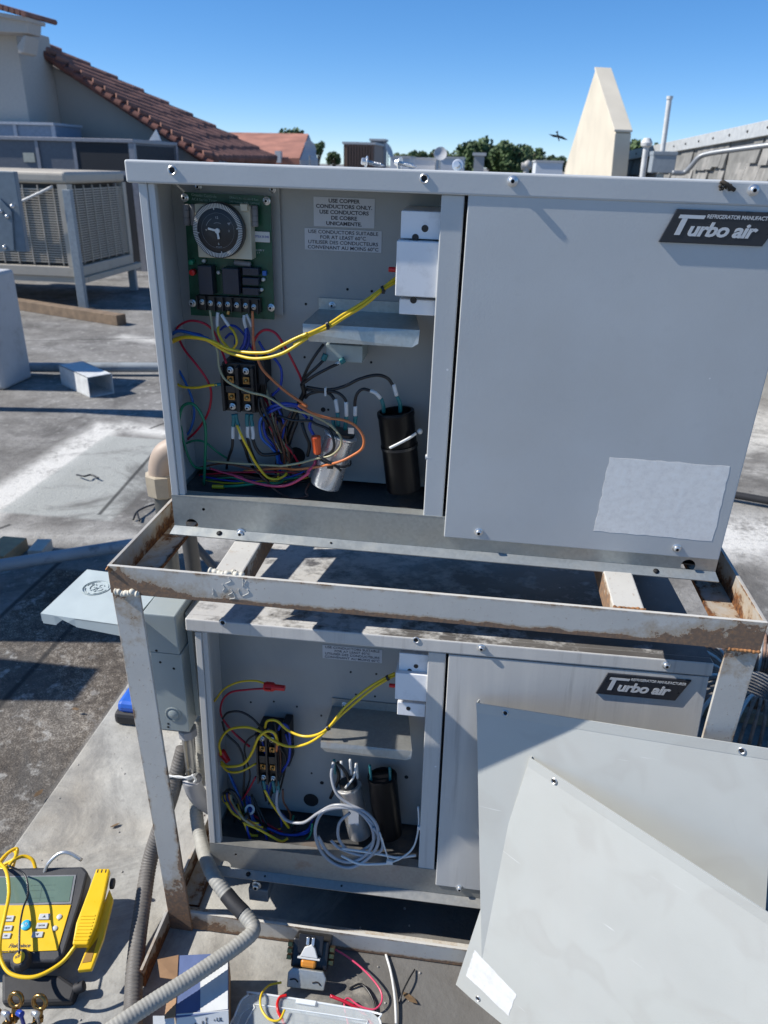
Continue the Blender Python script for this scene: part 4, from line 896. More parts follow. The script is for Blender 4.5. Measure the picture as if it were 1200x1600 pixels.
for x_ in (.105, .637):
    b = MB(); b.box(x_, x_+.036, FY+.0535, FB-.01, bz-.004, bz+.026, .002); sbuild(b, 'lower_crossbar', GS)
def blob(b, c, rx, ry, rz, n=26, s=.5):
    for i in range(n):
        d = V((random.gauss(0, 1)*rx*.5, random.gauss(0, 1)*ry*.5, random.gauss(0, 1)*rz*.5)); b.ball(V(c)+d, random.uniform(.3, .6)*min(rx, ry, rz)*1.2, 1, (1, 1, 1))
CAULK = simple('cream_caulk', (.60, .56, .46), .6, bmp=.6, bscale=120, dirt=.3)
def smear(pts, r, sc, jit=.0008):
    b = MB(); P = spline([V(p)+V((random.uniform(-jit, jit), 0, random.uniform(-jit, jit))) for p in pts], 6)
    b.tube(P, r, 12, 0, radf=lambda i, m_: .88+.10*math.sin(i*.55)*math.sin(i*.23+1)+.12*math.sin(i*.9))
    return b
xx_ = [FX0+.006+i*.0045 for i in range(9)]
b = smear([(x_, FY-.0008, FZ-A+.0035+random.uniform(-.002, .002)) for x_ in xx_], .0048, 1, .0012); sbuild(b, 'caulk_bead', CAULK)
b = smear([(.100+i*.0055, FY+.008+random.uniform(-.003, .003), FZ-.0012) for i in range(10)], .0046, 1, .001)
sbuild(b, 'caulk_bead', CAULK)
WELD = simple('rusty_weld', (.28, .13, .05), .85, bmp=1, bscale=200, var=.5, scale=90)
for pts, r_ in (([(.637+i*.005, FY+.0075+random.uniform(-.001, .001), FZ-.0016) for i in range(9)], .0026), ([(FX0+i*.0014, FY-.0006+i*.0004, FZ-.003-i*.0012) for i in range(5)], .0034),
                ([(FX1-.040+i*.0045, FY-.0003, FZ-A+random.uniform(-.001, .001)) for i in range(10)], .0024), ([(FX0+.0145, FY+.012, .004+i*.005) for i in range(9)], .0030), ([(FX0+.05-i*.004, FY+.0115, .044+random.uniform(-.001, .001)) for i in range(9)], .0024)):
    b = smear(pts, r_, 1, .0006); sbuild(b, 'weld', WELD)
b = MB()                                                     # runny paint drips on the front rail
for i in range(9):
    x_ = .085+random.uniform(0, .085); z_ = FZ-random.uniform(.002, .026); b.tube([(x_, FY-.0001, z_), (x_+random.uniform(-.004, .004), FY-.0003, z_-random.uniform(.004, .008)), (x_+random.uniform(-.008, .008), FY-.0001, z_-random.uniform(.009, .013))], .0005, 6, 4)
sbuild(b, 'paint_drips', simple('drip_paint', (.50, .49, .45), .4))

# ------------------------------------------------------------------ loose covers leaning at the front right
def cover(TL, BL, w, wid, nm, lab, sticker, holes):
    TL, BL, w = V(TL), V(BL), V(w).normalized(); e = (TL-BL); H_ = e.length; e.normalize(); w = (w-e*w.dot(e)).normalized(); n = w.cross(e)*-1   # n points away from viewer? fixed below
    if n.dot(CAM-TL) < 0: n = -n
    M = Matrix((w, -n, e)).transposed().to_4x4(); M.translation = BL      # local x along width, -y to viewer, z up
    t = empty(nm, M, lab, 'metal cover', 'loose sheet metal covers')
    b = MB()
    b.box(0, wid, 0, .0016, 0, H_-.016, .0004); b.hull([(x_, y_+k_, z_) for x_ in (0, wid) for (y_, z_) in ((-.0004, H_-.0165), (-.0022, H_)) for k_ in (0, .0014)])
    b.box(0, .0014, .0017, .012, .0, H_); b.box(wid-.0014, wid, .0017, .012, 0, H_); b.box(.0016, wid-.0016, .0017, .010, 0, .0014)
    b.build('sheet', PAN, t)
    for (x_, z_, me_) in holes:
        put(RIM, 'eyelet', (x_, -.0017 if z_ > .3 else -.0001, z_), t, .9)
        b = MB(); b.cyl((x_, -.0020 if z_ > .3 else -.0004, z_), (x_, -.0010, z_) if z_ > .3 else (x_, .0008, z_), .0030, n=14, smooth=False); b.split('screw_hole', GAP, t)
    if sticker:
        cs = [V((.012, -.0001, .092)), V((.098, -.0001, .078)), V((.098, -.0001, .030)), V((.012, -.0001, .034))]
        b = MB(); b.prism(ragged(cs, 14, .0007), (0, -.0003, 0)); b.build('sticker_residue', simple('sticker_white', (.72, .72, .70), .7, bmp=.8, bscale=90, var=.1, scale=70, dirt=.3, dirtc=(.4, .4, .4)), t)
    return t
eA = (V((.478, -.03, .521))-V((.529, -.150, 0))); TLa = V((.478, -.034, .521)); BLa = TLa-eA.normalized()*.47
cover(TLa, BLa, (.945, -.275, .157), .402, 'loose_cover', 'grey sheet metal cover leaning on the lower unit, behind the other loose cover', False, [(.045, .461, 0), (.362, .461, 0)])
cover((.5622, -.0765, .465), (.484, -.128, .002), (.815, -.565, -.070), .395, 'loose_cover', 'sunlit pale sheet metal cover in front, with white sticker remnant at its corner', True, [(.045, .461, 0), (.043, .012, 0)])

# ------------------------------------------------------------------ disconnect box with its door swung open
DG = simple('disconnect_grey', (.33, .37, .36), .42, var=.05, dirt=.15, dirtc=(.45, .42, .33), scale=14)
dis = empty('disconnect_box', (-.05, 0, .36), 'grey green electrical disconnect box with open hinged cover, left of the lower unit', 'electrical box')
Td = Matrix.Translation((.05, 0, -.36))
def dbuild(b, n, m_, par=None): b.bm.transform(Td); return b.build(n, m_, par or dis)
b = MB()
b.box(-.050, .003, 0, .095, .369, .529, .0015); b.box(-.054, .001, -.0022, .093, .530, .6035, .002)
b.prism([(-.048, -.0023, .530), (-.002, -.0023, .530), (-.008, -.0023, .522), (-.036, -.0023, .522)], (0, .0018, 0)); b.box(.0032, .012, .03, .09, .38, .59, .001)
bod = dbuild(b, 'housing', DG)
b = MB(); b.lathe([(.013, 0), (.0145, .0003), (.0145, .001), (.013, .0013)], (-.022, -.0001, .405), (0, -1, 0), 30); b.lathe([(0, 0), (.0085, 0), (.009, .0008), (.0075, .0016), (0, .0016)], (-.022, -.0001, .405), (0, -1, 0), 26); dbuild(b, 'knockout', DG)
b = MB()
for p_ in ((-.037, -.0026, .534), (-.034, -.0003, .510), (-.012, -.0003, .500), (-.033, -.0003, .383), (-.034, -.0003, .376)): b.cyl((p_[0], p_[1], p_[2]), (p_[0], p_[1]+.0006, p_[2]), .0022, n=12, smooth=False)
b.bm.transform(Td); b.split('screw_hole', GAP, dis)
b = MB()
dz = .5965
out = [V((-.207, .122, dz)), V((-.213, -.019, dz-.002))]+[V((x_, y_, dz-.002)) for x_, y_ in ((-.190, -.021), (-.182, -.014), (-.165, -.015), (-.155, -.024))]+[V((-.062, -.033, dz)), V((-.0565, .112, dz))]
b.prism([out[0], out[1], out[2], out[5], out[6], out[7]], (0, 0, .0022))
b.prism([out[1]+V((0, -.0001, .0022)), out[2]+V((0, -.0001, .0022)), out[2]+V((0, 0, -.016)), out[1]+V((0, 0, -.016))], (0, .0014, 0))
b.prism([out[5]+V((0, 0, .0022)), out[6]+V((0, 0, .0022)), out[6]+V((0, 0, -.020)), out[5]+V((0, 0, -.014))], (0, .0014, 0))
b.prism([out[2]+V((0, 0, .0022)), out[5]+V((0, 0, .0022)), out[5]+V((0, 0, -.013)), out[5]+V((-.012, 0, -.007)), out[2]+V((.012, 0, -.005)), out[2]+V((0, 0, -.015))], (0, .0014, 0))
b.prism([out[0]+V((0, 0, .0022)), out[1]+V((0, 0, .0022)), out[1]+V((0, 0, -.012)), out[0]+V((0, 0, -.012))], (-.0014, 0, 0))
door = dbuild(b, 'hinged_cover', simple('disconnect_cover', (.44, .50, .50), .40, var=.04))
dc_ = V((-.163, .066, dz+.0023)); em = simple('embossed', (.36, .42, .42), .35)
b = MB()
b.lathe([(.0215, 0), (.0218, .0010), (.0225, .0013), (.0232, .0010), (.0235, 0)], dc_, (0, 0, 1), 40)
for a in range(4): b.tube([dc_+V((.019*math.cos(R(90*a+k)), .019*math.sin(R(90*a+k)), .0002))*1 for k in (8, 35, 60, 78)], .0007, 6, 4)
def curl(pts): b.tube([dc_+V((x_*.001, y_*.001, .0003)) for x_, y_ in pts], .0008, 6, 6)
curl([(-3, 6), (-6, 9), (-10, 6), (-11, 0), (-9, -7), (-5, -9), (-1, -5), (-1, 1), (-6, 1)]); curl([(11, 6), (7, 10), (3, 7), (4, 2), (8, 1), (4, 0), (2, -5), (6, -9), (11, -7), (12, -2)])
curl([(-13, 9), (-9, 12), (-5, 10)]); curl([(-2, -10), (2, -12), (3, -8)])
dbuild(b, 'emblem', em, door)
# rigid nipple, elbow, strap below the box
cond = empty('conduit_riser', (.012, .03, .25), 'steel conduit with a grey coupling under the disconnect box', 'conduit')
Tc = Matrix.Translation((-.012, -.03, -.25))
STL = simple('steel_conduit', (.30, .30, .29), .3, metal=.8, var=.2); PVC = simple('grey_coupling', (.30, .30, .31), .5)
p0 = AY(293, 1143, .03); p1 = AY(301, 1226, .03); 
b = MB(); b.cyl(p0+V((0, 0, .010)), p1, .0095, n=20); b.bm.transform(Tc); b.build('pipe', STL, cond)
b = MB(); b.cyl(p0+V((0, 0, .008)), p0+V((.001, 0, -.008)), .0165, n=8, bev=.001, smooth=False); b.bm.transform(Tc); b.build('locknut', PVC, cond)
p2 = AY(312, 1246, .035); p3 = AY(335, 1262, .05)
b = MB(); b.tube([p1+V((0, 0, .014)), p1, p2, p3], .0165, 18, 6); b.lathe([(.0168, 0), (.0178, 0), (.0178, .006), (.0168, .006)], p1+V((0, 0, .008)), (0, 0, 1), 20); b.bm.transform(Tc); b.build('elbow', PVC, cond)
b = MB()
for k_ in range(3): b.tube([AY(259, 1210+k_*2, .02), AY(280, 1215-k_, .014), AY(298, 1213+k_*2, .012), AY(309, 1207, .03)], .0016, 6, 5)
b.tube([AY(300, 1210, .012), AY(306, 1218, .010), AY(303, 1222, .011)], .002, 6, 4); b.bm.transform(Tc); b.build('tie_wire', WMK, cond)

# ------------------------------------------------------------------ flexible conduits
def flex(name, pts, r, mat, lab, rib=0, k=14, tape=None, n=16):
    P = spline([V(p) for p in pts], k); base = pts[-1]
    b = MB(); T_ = Matrix.Translation(-V((base[0], base[1], 0)))
    L = [0]
    for a, c in zip(P, P[1:]): L.append(L[-1]+(c-a).length)
    # resample for ribs
    step = .0015 if rib else .01; N = max(8, int(L[-1]/step)); Q = []; j = 0
    for i in range(N+1):
        s_ = L[-1]*i/N
        while j < len(L)-2 and L[j+1] < s_: j += 1
        f_ = (s_-L[j])/max(1e-9, L[j+1]-L[j]); Q.append(P[j].lerp(P[j+1], min(1, f_)))
    b.tube(Q, r, n, 0, radf=(lambda i, m_: 1+rib*(1 if i % 4 in (0, 1) else -1)) if rib else None); b.bm.transform(T_)
    t = empty(name, (base[0], base[1], 0), lab, 'conduit')
    b.build('sheath', mat, t)
    if tape:
        i0, i1 = int(len(Q)*tape[0]), int(len(Q)*tape[1]); b = MB(); b.tube(Q[i0:i1], r*1.06, n, 0); b.bm.transform(T_); b.build('tape_wrap', BLKM, t)
    return t
def spiral_mat(name, c1, c2, sc, bands=True):
    mt, t, p = nt(name)
    n = noise_(t, 45, 6, .7); col = ramp(t, n.outputs[0], [(.3, c1), (.7, c2)]).outputs[0]
    lk(t, col, p.inputs['Base Color']); p.inputs['Roughness'].default_value = .6; bump(t, p, n.outputs[0], .3, .001); return mt
FL1 = spiral_mat('flex_beige', (.27, .26, .23), (.37, .36, .32), 1); FL2 = spiral_mat('flex_brown', (.10, .09, .08), (.16, .15, .135), 1)
flex('flexible_conduit', [AY(313, 1120, .075), AY(316, 1180, .075), AY(306, 1250, .05), AY(313, 1310, .0), G(330, 1362, .13), G(360, 1405, .115), G(385, 1432, .105), G(396, 1452, .10), G(378, 1472, .10), G(310, 1520, .10), G(240, 1565, .10), G(180, 1605, .10), G(100, 1660, .09)], .0122, FL1, 'beige ribbed flexible conduit with a black tape wrap, bending toward the bottom left', rib=.018, tape=(.50, .56))
flex('flexible_conduit', [AY(287, 1170, .05), AY(268, 1240, .02), AY(248, 1300, -.0), G(233, 1350, .07), G(222, 1420, .045), G(214, 1480, .035), G(209, 1540, .028), G(208, 1600, .022), G(212, 1680, .02)], .0142, FL2, 'dark brown ribbed flexible conduit left of the stand leg', rib=.035)

# ------------------------------------------------------------------ digital manifold gauge, clamp, brass valves
def face_frame(o, ux, uy):
    o, ux, uy = V(o), V(ux), V(uy); X = ux.normalized(); N = X.cross(uy).normalized(); Y = N.cross(X); return Matrix((X, Y, N)).transposed().to_4x4(), o
zg = .075
TLg, TRg, BRg, BLg = G(-58, 1360, zg+.02), G(131, 1353, zg+.02), G(92, 1496, zg-.02), G(-84, 1500, zg-.02)
Mg, _ = face_frame(BLg, BRg-BLg, TLg-BLg); Mg.translation = (BLg+BRg)/2
Wg = (BRg-BLg).length; Hg = ((TLg+TRg)/2-(BLg+BRg)/2).length
Gl = lambda px, py, h=0: hit(px, py, 2, h, Mg)
gb = bpy.data.materials.new('x'); bpy.data.materials.remove(gb)
YP = simple('yellow_plastic', (.80, .50, .01), .32, var=.04); RUB = simple('dark_rubber', (.035, .036, .04), .5, bmp=.2); KEY = simple('key_grey', (.50, .52, .53), .45, var=.05); SCR = simple('lcd_green', (.13, .19, .15), .12, var=.06)
mg = empty('manifold_gauge', Mg, 'yellow and black digital manifold gauge with green screen, lying at bottom left', 'gauge meter')
q = [Gl(-60, 1357), Gl(129, 1353), Gl(137, 1362), Gl(128, 1400), Gl(100, 1490), Gl(86, 1503), Gl(-90, 1503), Gl(-72, 1400)]
b = MB(); b.prism([V((p.x, p.y, -.001)) for p in q], (0, 0, -.034), .004); b.build('case', RUB, mg)
q = [Gl(-55, 1415), Gl(111, 1414), Gl(90, 1485), Gl(-75, 1492)]; b = MB(); b.prism([V((p.x, p.y, -.0008)) for p in q], (0, 0, .0014), .0004); fp = b.build('faceplate', YP, mg)
q = [Gl(-45, 1370), Gl(119, 1367), Gl(111, 1412), Gl(-53, 1417)]; b = MB(); b.prism([V((p.x, p.y, -.0008)) for p in q], (0, 0, .0010)); b.build('bezel', simple('bezel_grey', (.20, .21, .22), .4), mg)
q = [Gl(-38, 1372), Gl(115, 1369), Gl(108, 1409), Gl(-46, 1413)]; b = MB(); b.prism([V((p.x, p.y, .0002)) for p in q], (0, 0, .0006)); sc1 = b.build('screen', SCR, mg)
b = MB()
for a, c in (((48, 1384), (88, 1383)), ((46, 1392), (86, 1391)), ((66, 1384), (62, 1408)), ((15, 1380), (12, 1404)), ((40, 1404), (85, 1403))):
    p, r_ = Gl(*a), Gl(*c); d = (r_-p).normalized(); nn = V((-d.y, d.x, 0))*.0003; b.prism([p+nn+V((0, 0, .0009)), r_+nn+V((0, 0, .0009)), r_-nn+V((0, 0, .0009)), p-nn+V((0, 0, .0009))], (0, 0, .0001))
b.split('segment_lines', simple('lcd_line', (.07, .11, .09), .3), sc1)
def key(px, py, w_, h_, s, hh=None, mat=KEY, par=None):
    p = Gl(px, py); b = MB(); b.box(p.x-w_/2, p.x+w_/2, p.y-h_/2, p.y+h_/2, .0007, .0030, .0007); k_ = b.build('button', mat, mg)
    if s: text(s, (p.x, p.y-(hh or .0026)/2, .0031), (1, 0, 0), (0, 1, 0), hh or .0026, LBLT, k_, align='CENTER', bold=.02)
key(14, 1436, .017, .0095, 'MENU'); key(12, 1451, .016, .0085, 'VIEW'); key(10, 1463, .015, .0085, 'AIR')
key(70, 1433, .018, .0095, ''); key(66, 1447, .018, .0090, 'ENTER'); key(59, 1461, .018, .0090, '')
for (px, py, s_) in ((70, 1433, 1), (59, 1461, -1)):
    p = Gl(px, py); b = MB(); b.prism([(p.x-.0028, p.y-.0016*s_, .0031), (p.x+.0028, p.y-.0016*s_, .0031), (p.x, p.y+.0022*s_, .0031)], (0, 0, .0002)); b.build('arrow_mark', LBLT, mg)
for px, py in ((93, 1433), (86, 1451)):
    p = Gl(px, py); b = MB(); b.lathe([(0, .0007), (.0042, .0007), (.0042, .0022), (.003, .0028), (0, .0029)], (p.x, p.y, 0), (0, 0, 1), 18); b.build('button', KEY, mg)
    p = Gl(px-1, py+6); text('TEST' if px == 93 else 'FIND', (p.x, p.y, .0007), (1, 0, 0), (0, 1, 0), .0013, LBLT, fp, align='CENTER')
p = Gl(41, 1446); b = MB(); b.lathe([(0, .0007), (.0082, .0007), (.0082, .0026), (.0065, .0034), (0, .0036)], (p.x, p.y, 0), (0, 0, 1), 28); b.build('power_button', simple('button_blue', (.02, .38, .62), .35), mg)
b = MB(); b.lathe([(.0024, .0037), (.003, .0040), (.003, .0037)], (p.x, p.y, 0), (0, 0, 1), 16); b.box(p.x-.0004, p.x+.0004, p.y, p.y+.0036, .0037, .0041); b.build('power_mark', WMK, mg)
p = Gl(13, 1481); text('Fieldpiece', (p.x, p.y, .0007), (1, 0, 0), (0, 1, 0), .0062, LBLT, fp, shear=.3, bold=.03)
p = Gl(2, 1488); text('Refrigerant Manifold/Vacuum Gauge', (p.x-.004, p.y, .0007), (1, 0, 0), (0, 1, 0), .0024, LBLT, fp, bold=.02, shear=.1)
p = Gl(35, 1497)
b = MB(); b.lathe([(0, 0), (.0165, 0), (.0160, .010), (.0145, .016), (.012, .018), (0, .018)], (p.x, p.y-.004, -.004), (0, 0, 1), 10, False); kn = b.build('valve_knob', RUB, mg)
b = MB(); b.cyl((p.x, p.y-.004, .0142), (p.x, p.y-.004, .0150), .0090, n=24); b.build('knob_cap', YP, kn); text('REF', (p.x-.001, p.y-.004, .0151), (1, .6, 0), (-.6, 1, 0), .0040, LBLT, kn, align='CENTER', bold=.03)
b = MB(); q = [Gl(0, 1500), Gl(92, 1503), Gl(118, 1520), Gl(110, 1545), Gl(0, 1548)]; b.prism([V((p.x, p.y-.012, -.022)) for p in q], (0, 0, -.03), .005); b.build('manifold_block', BLKM, mg)
p = Gl(122, 1525); b = MB(); b.cyl((p.x-.01, p.y-.01, -.03), (p.x+.006, p.y-.006, -.026), .0085, n=16, bev=.002); b.build('port_cap', BLKM, mg)
b = MB(); b.tube([G(68, 1368, zg+.01), G(75, 1350, zg+.03), G(92, 1334, zg+.045), G(108, 1333, zg+.045), G(128, 1344, zg+.03)], .0032, 8, 5); b.bm.transform(Mg.inverted()); b.build('hanging_hook', SIL, mg)
# yellow hoses/cables
yh = empty('sensor_cable', G(20, 1345, 0), 'thin yellow cable looping over the gauge to the clamp', 'cable')
def hose(pts, r, mat, par, nm='loop'):
    b = MB(); b.tube(pts, r, 10, 8); b.bm.transform(par.matrix_world.inverted() if False else Matrix.Translation(-par.location)); return b.build(nm, mat, par)
bpy.context.view_layer.update()
hose([G(118, 1478, .10), G(95, 1505, .09), G(55, 1526, .085), G(18, 1522, .085), G(2, 1500, .09), G(0, 1470, .10), G(8, 1430, .105), G(14, 1395, .108), G(10, 1362, .11), G(-4, 1345, .10)], .0030, YP, yh)
hose([G(-20, 1400, .06), G(-4, 1355, .07), G(10, 1335, .075), G(26, 1326, .075), G(24, 1340, .07), G(10, 1354, .07), G(-10, 1368, .07)], .0032, YP, yh)
hose([G(-12, 1352, .08), G(8, 1358, .085), G(20, 1345, .09), G(36, 1338, .085), G(50, 1343, .08), G(56, 1358, .07)], .0032, YP, yh)
hose([G(4, 1352, .08), G(22, 1342, .09), G(26, 1330, .09)], .003, YP, yh); hose([G(18, 1362, .05), G(25, 1335, .06), G(20, 1328, .06)], .003, YP, yh)
bkc = tag(MB().tube([V(q_)-V((-.23, -.1, 0)) for q_ in (G(12, 1352, .12), G(38, 1366, .112), G(44, 1395, .108), G(36, 1420, .108), G(31, 1450, .108), G(30, 1490, .10))], .0016, 8, 8).build('black_cord', BKW), 'thin black cord lying across the gauge screen', 'cord'); bkc.location = (-.23, -.1, 0)
# clamp
zc_ = .085
ca, cb = G(160, 1372, zc_+.012), G(128, 1482, zc_-.01); Mc, _ = face_frame(cb, V((1, .15, 0)), ca-cb)
cl = (ca-cb).length; Yd = (ca-cb).normalized(); Xd = Yd.cross(V((0, 0, 1))).normalized(); Nd = Xd.cross(Yd); Mc = Matrix((Xd, Yd, Nd)).transposed().to_4x4(); Mc.translation = cb
cp_ = empty('pipe_clamp', Mc, 'yellow pipe clamp thermometer lying right of the gauge', 'clamp')
b = MB(); b.prism([(-.013, .000, 0), (.012, .0, 0), (.0165, .03, 0), (.0165, .075, 0), (.0125, cl+.01, 0), (-.011, cl+.01, 0), (-.0145, .075, 0), (-.0175, .035, 0)], (0, 0, .014), .0025)
for i in range(8): b.box(-.0125, .0115, .006+i*.0055, .0085+i*.0055, .0130, .0152, .0008)
b.build('handle', YP, cp_)
b = MB()
for x_ in (-.008, -.001, .006): b.box(x_, x_+.0022, cl+.002, cl+.008, .0137, .0142)
b.split('grip_slot', GAP, cp_)
b = MB(); b.prism([(.000, -.030, -.018), (.022, -.028, -.018), (.0275, .02, -.018), (.0265, .085, -.016), (.0165, .10, -.012), (.010, .05, -.018)], (0, 0, .010), .0018); b.build('lower_jaw', YP, cp_)
b = MB(); b.prism([(.0045, -.019, -.0078), (.018, -.017, -.0078), (.0195, .03, -.0078), (.012, .03, -.0078)], (0, 0, .0006)); b.build('jaw_recess', simple('amber_dark', (.28, .15, .02), .5), cp_)
b = MB(); b.cyl((.016, cl-.008, -.004), (.022, cl-.008, -.004), .009, n=20, bev=.001); b.build('pivot', BLKM, cp_)
# brass valves
bv = empty('brass_fittings', G(40, 1600, 0), 'cluster of brass hose fittings below the gauge', 'hose fitting'); Tb = Matrix.Translation(-bv.location)
for (x_, y_) in ((25, 1562), (62, 1566)):
    c_ = G(x_, y_, .06); b = MB()
    P = [c_+V((.010*math.cos(a), .004*math.sin(a), .010*math.sin(a))) for a in [2*math.pi*i/16 for i in range(17)]]
    b.tube(P, .0036, 8, 0, cap=False); b.cyl(c_+V((0, -.004, -.012)), c_+V((.0, -.016, -.030)), .0058, n=12); b.cyl(c_+V((0, -.010, -.020)), c_+V((.0, -.0135, -.0255)), .0088, n=6, smooth=False); b.bm.transform(Tb); b.build('hook_fitting', BRS, bv)
for (x_, y_, h_) in ((8, 1590, .05), (52, 1592, .045), (70, 1602, .04), (-8, 1570, .055), (30, 1612, .05)):
    c_ = G(x_, y_, h_); b = MB(); b.lathe([(0, 0), (.0065, 0), (.0068, .004), (.0050, .006), (.0066, .009), (.0066, .014), (.0042, .016), (.0042, .022), (0, .022)], c_-V((0, 0, .02)), V((.25, -.5, 1)), 14); b.bm.transform(Tb); b.build('brass_nut', BRS, bv)
for x_, y_, mt_ in ((28, 1582, BLUW), (5, 1582, SIL), (52, 1582, SIL)):
    c_ = G(x_, y_, .062); b = MB(); b.cyl(c_, c_+V((.010, -.004, .004)), .0048, n=10, bev=.0008); b.cyl(c_+V((.004, 0, 0)), c_+V((.004, 0, -.03)), .003, n=8); b.bm.transform(Tb); b.build('valve_stem', mt_, bv)

# blue tool pouch behind the leg
bl = empty('tool_case', G(225, 1125, 0), 'small blue and black case standing on the slab behind the stand leg', 'tool case'); Tl = Matrix.Translation(-bl.location)
c0 = G(220, 1132, 0)
b = MB(); b.box(c0.x-.055, c0.x+.10, c0.y-.005, c0.y+.085, .03, .062, .012); b.bm.transform(Tl); b.build('shell', simple('blue_plastic', (.03, .12, .50), .35), bl)
b = MB(); b.box(c0.x-.062, c0.x+.107, c0.y-.012, c0.y+.092, 0.001, .036, .010); b.bm.transform(Tl); b.build('base', BLKM, bl)

# ------------------------------------------------------------------ cardboard box, contactor, tray, wires at the bottom
cbx = empty('cardboard_box', (.0, -.16, 0), 'open blue and white cardboard box on the ground under the beige conduit', 'box')
Tx = Matrix.Translation((0, .16, 0))
CBL = simple('card_blue', (.10, .14, .28), .6); CW = simple('card_white', (.62, .63, .62), .6, var=.05, dirt=.12); CBR = simple('card_brown', (.36, .21, .11), .8, var=.15)
a0, a1, a2, a3 = G(279, 1493, .07), G(357, 1489, .07), G(357, 1580, .07), G(274, 1590, .07)
b = MB(); b.prism([a0, a1, a2, a3], (0, 0, -.0015)); b.bm.transform(Tx); b.build('top_panel', CBL, cbx)
w0, w1, w2, w3 = G(313, 1502, .0705), G(356, 1498, .0705), G(356, 1577, .0705), G(313, 1582, .0705); b = MB(); b.prism([w0, w1, w2, w3], (0, 0, .0005)); b.bm.transform(Tx); b.build('white_panel', CW, cbx)
b = MB(); b.prism([a0+V((0, 0, -.002)), a1+V((0, 0, -.002)), G(357, 1489, .07)*1+V((0, 0, -.066)), a0+V((0, 0, -.066))], (0, -.0015, 0)); b.prism([a1+V((.0002, -.002, -.002)), a2+V((.0002, 0, -.002)), a2+V((.0002, 0, -.066)), a1+V((.0002, -.002, -.066))], (-.0015, 0, 0)); b.prism([a0+V((-.0002, -.002, -.002)), a3+V((-.0002, 0, -.002)), a3+V((-.0002, 0, -.066)), a0+V((-.0002, -.002, -.066))], (.0015, 0, 0)); b.bm.transform(Tx); b.build('side_panel', CBR, cbx)
b = MB(); f0, f1, f2, f3 = a0, a0.lerp(a3, .42), G(250, 1528, .075), G(246, 1500, .078); b.prism([f0, f1, f2, f3], (0, 0, .0016))
f0, f1, f2, f3 = a0.lerp(a3, .6), a3, G(257, 1592, .066), G(261, 1562, .066); b.prism([f0, f1, f2, f3], (0, 0, .0016)); b.bm.transform(Tx); b.build('side_flap', CBR, cbx)
b = MB(); f = [G(276, 1584, .071), G(357, 1578, .071), G(359, 1640, .02), G(276, 1645, .02)]; b.prism(f, (0, -.0012, .0004)); ff = None
b.bm.transform(Tx); ff = b.build('front_flap', CW, cbx)
ux = (f[1]-f[0]).normalized(); vv = (f[0]-f[3]).normalized(); o_ = f[0]+Tx.translation
for i, s_ in enumerate(('24V COIL', '30A  2P', 'UL LISTED', 'MADE IN MX')):
    text(s_, o_+ux*(.030+i*.0055)-vv*.030+V((0, -.0016, .0008)), vv, -ux, .0028, LBLT, ff)
text('c', o_+ux*.056-vv*.014+V((0, -.0016, .0008)), ux, vv, .004, LBLT, ff); text('UL', o_+ux*.060-vv*.015+V((0, -.0016, .0008)), ux, vv, .006, LBLT, ff)
b = MB(); f = [G(239, 1588, .065), G(272, 1588, .065), G(274, 1640, .03), G(240, 1640, .03)]; b.prism(f, (0, 0, .0014)); b.bm.transform(Tx); b.build('corner_flap', CW, cbx)

# loose contactor
kc = G(478, 1545, 0); kt = empty('loose_contactor', kc, 'loose black and white contactor with an orange coil, on the ground by the cardboard box', 'contactor')
Mk = Matrix.Rotation(R(-38), 4, 'X')
b = MB(); b.box(-.030, .032, -.004, .040, .030, .076, .003, M=Mk); b.box(-.020, .022, -.008, -.0041, .055, .085, .001, M=Mk); b.build('housing', BLK, kt)
b = MB(); b.prism([(-.030, -.016, .004), (.032, -.016, .006), (.034, -.016, .024), (.028, -.016, .034), (-.024, -.016, .034), (-.031, -.016, .026)], (0, .006, 0), .0015); b.bm.transform(Mk); b.build('mounting_plate', GAL, kt)
b = MB(); b.box(-.012, .014, -.014, -.004, .035, .048, .004, M=Mk); b.build('coil', simple('coil_orange', (.62, .24, .03), .35), kt)
b = MB(); b.prism([(-.014, -.0145, .052), (.016, -.0145, .052), (.010, -.0145, .066), (.004, -.0145, .072), (-.008, -.0145, .066)], (0, .006, 0), .001); b.box(-.018, .020, -.014, -.005, .0485, .0515, .0006); b.bm.transform(Mk); b.build('plunger', WMK, kt)
b = MB(); b.box(-.006, -.001, -.0142, -.009, .070, .082, .001); b.box(.003, .008, -.0142, -.009, .070, .082, .001); b.bm.transform(Mk); b.split('spade_tab', SIL, kt)
b = MB()
for s_ in (-1, 1):
    for z_ in (.040, .050, .060): b.box(s_*.036-.004+.001, s_*.036+.004+.001, .0, .012, z_, z_+.007, .0005, M=Mk)
b.split('brass_terminal', BRS, kt)
b = MB()
for x_ in (-.026, .012): b.tube([(x_, -.0165, .016), (x_+.008, -.0165, .018), (x_+.014, -.0165, .014)], .0012, 6, 3)
b.bm.transform(Mk); b.split('plate_slot', GAP, kt)

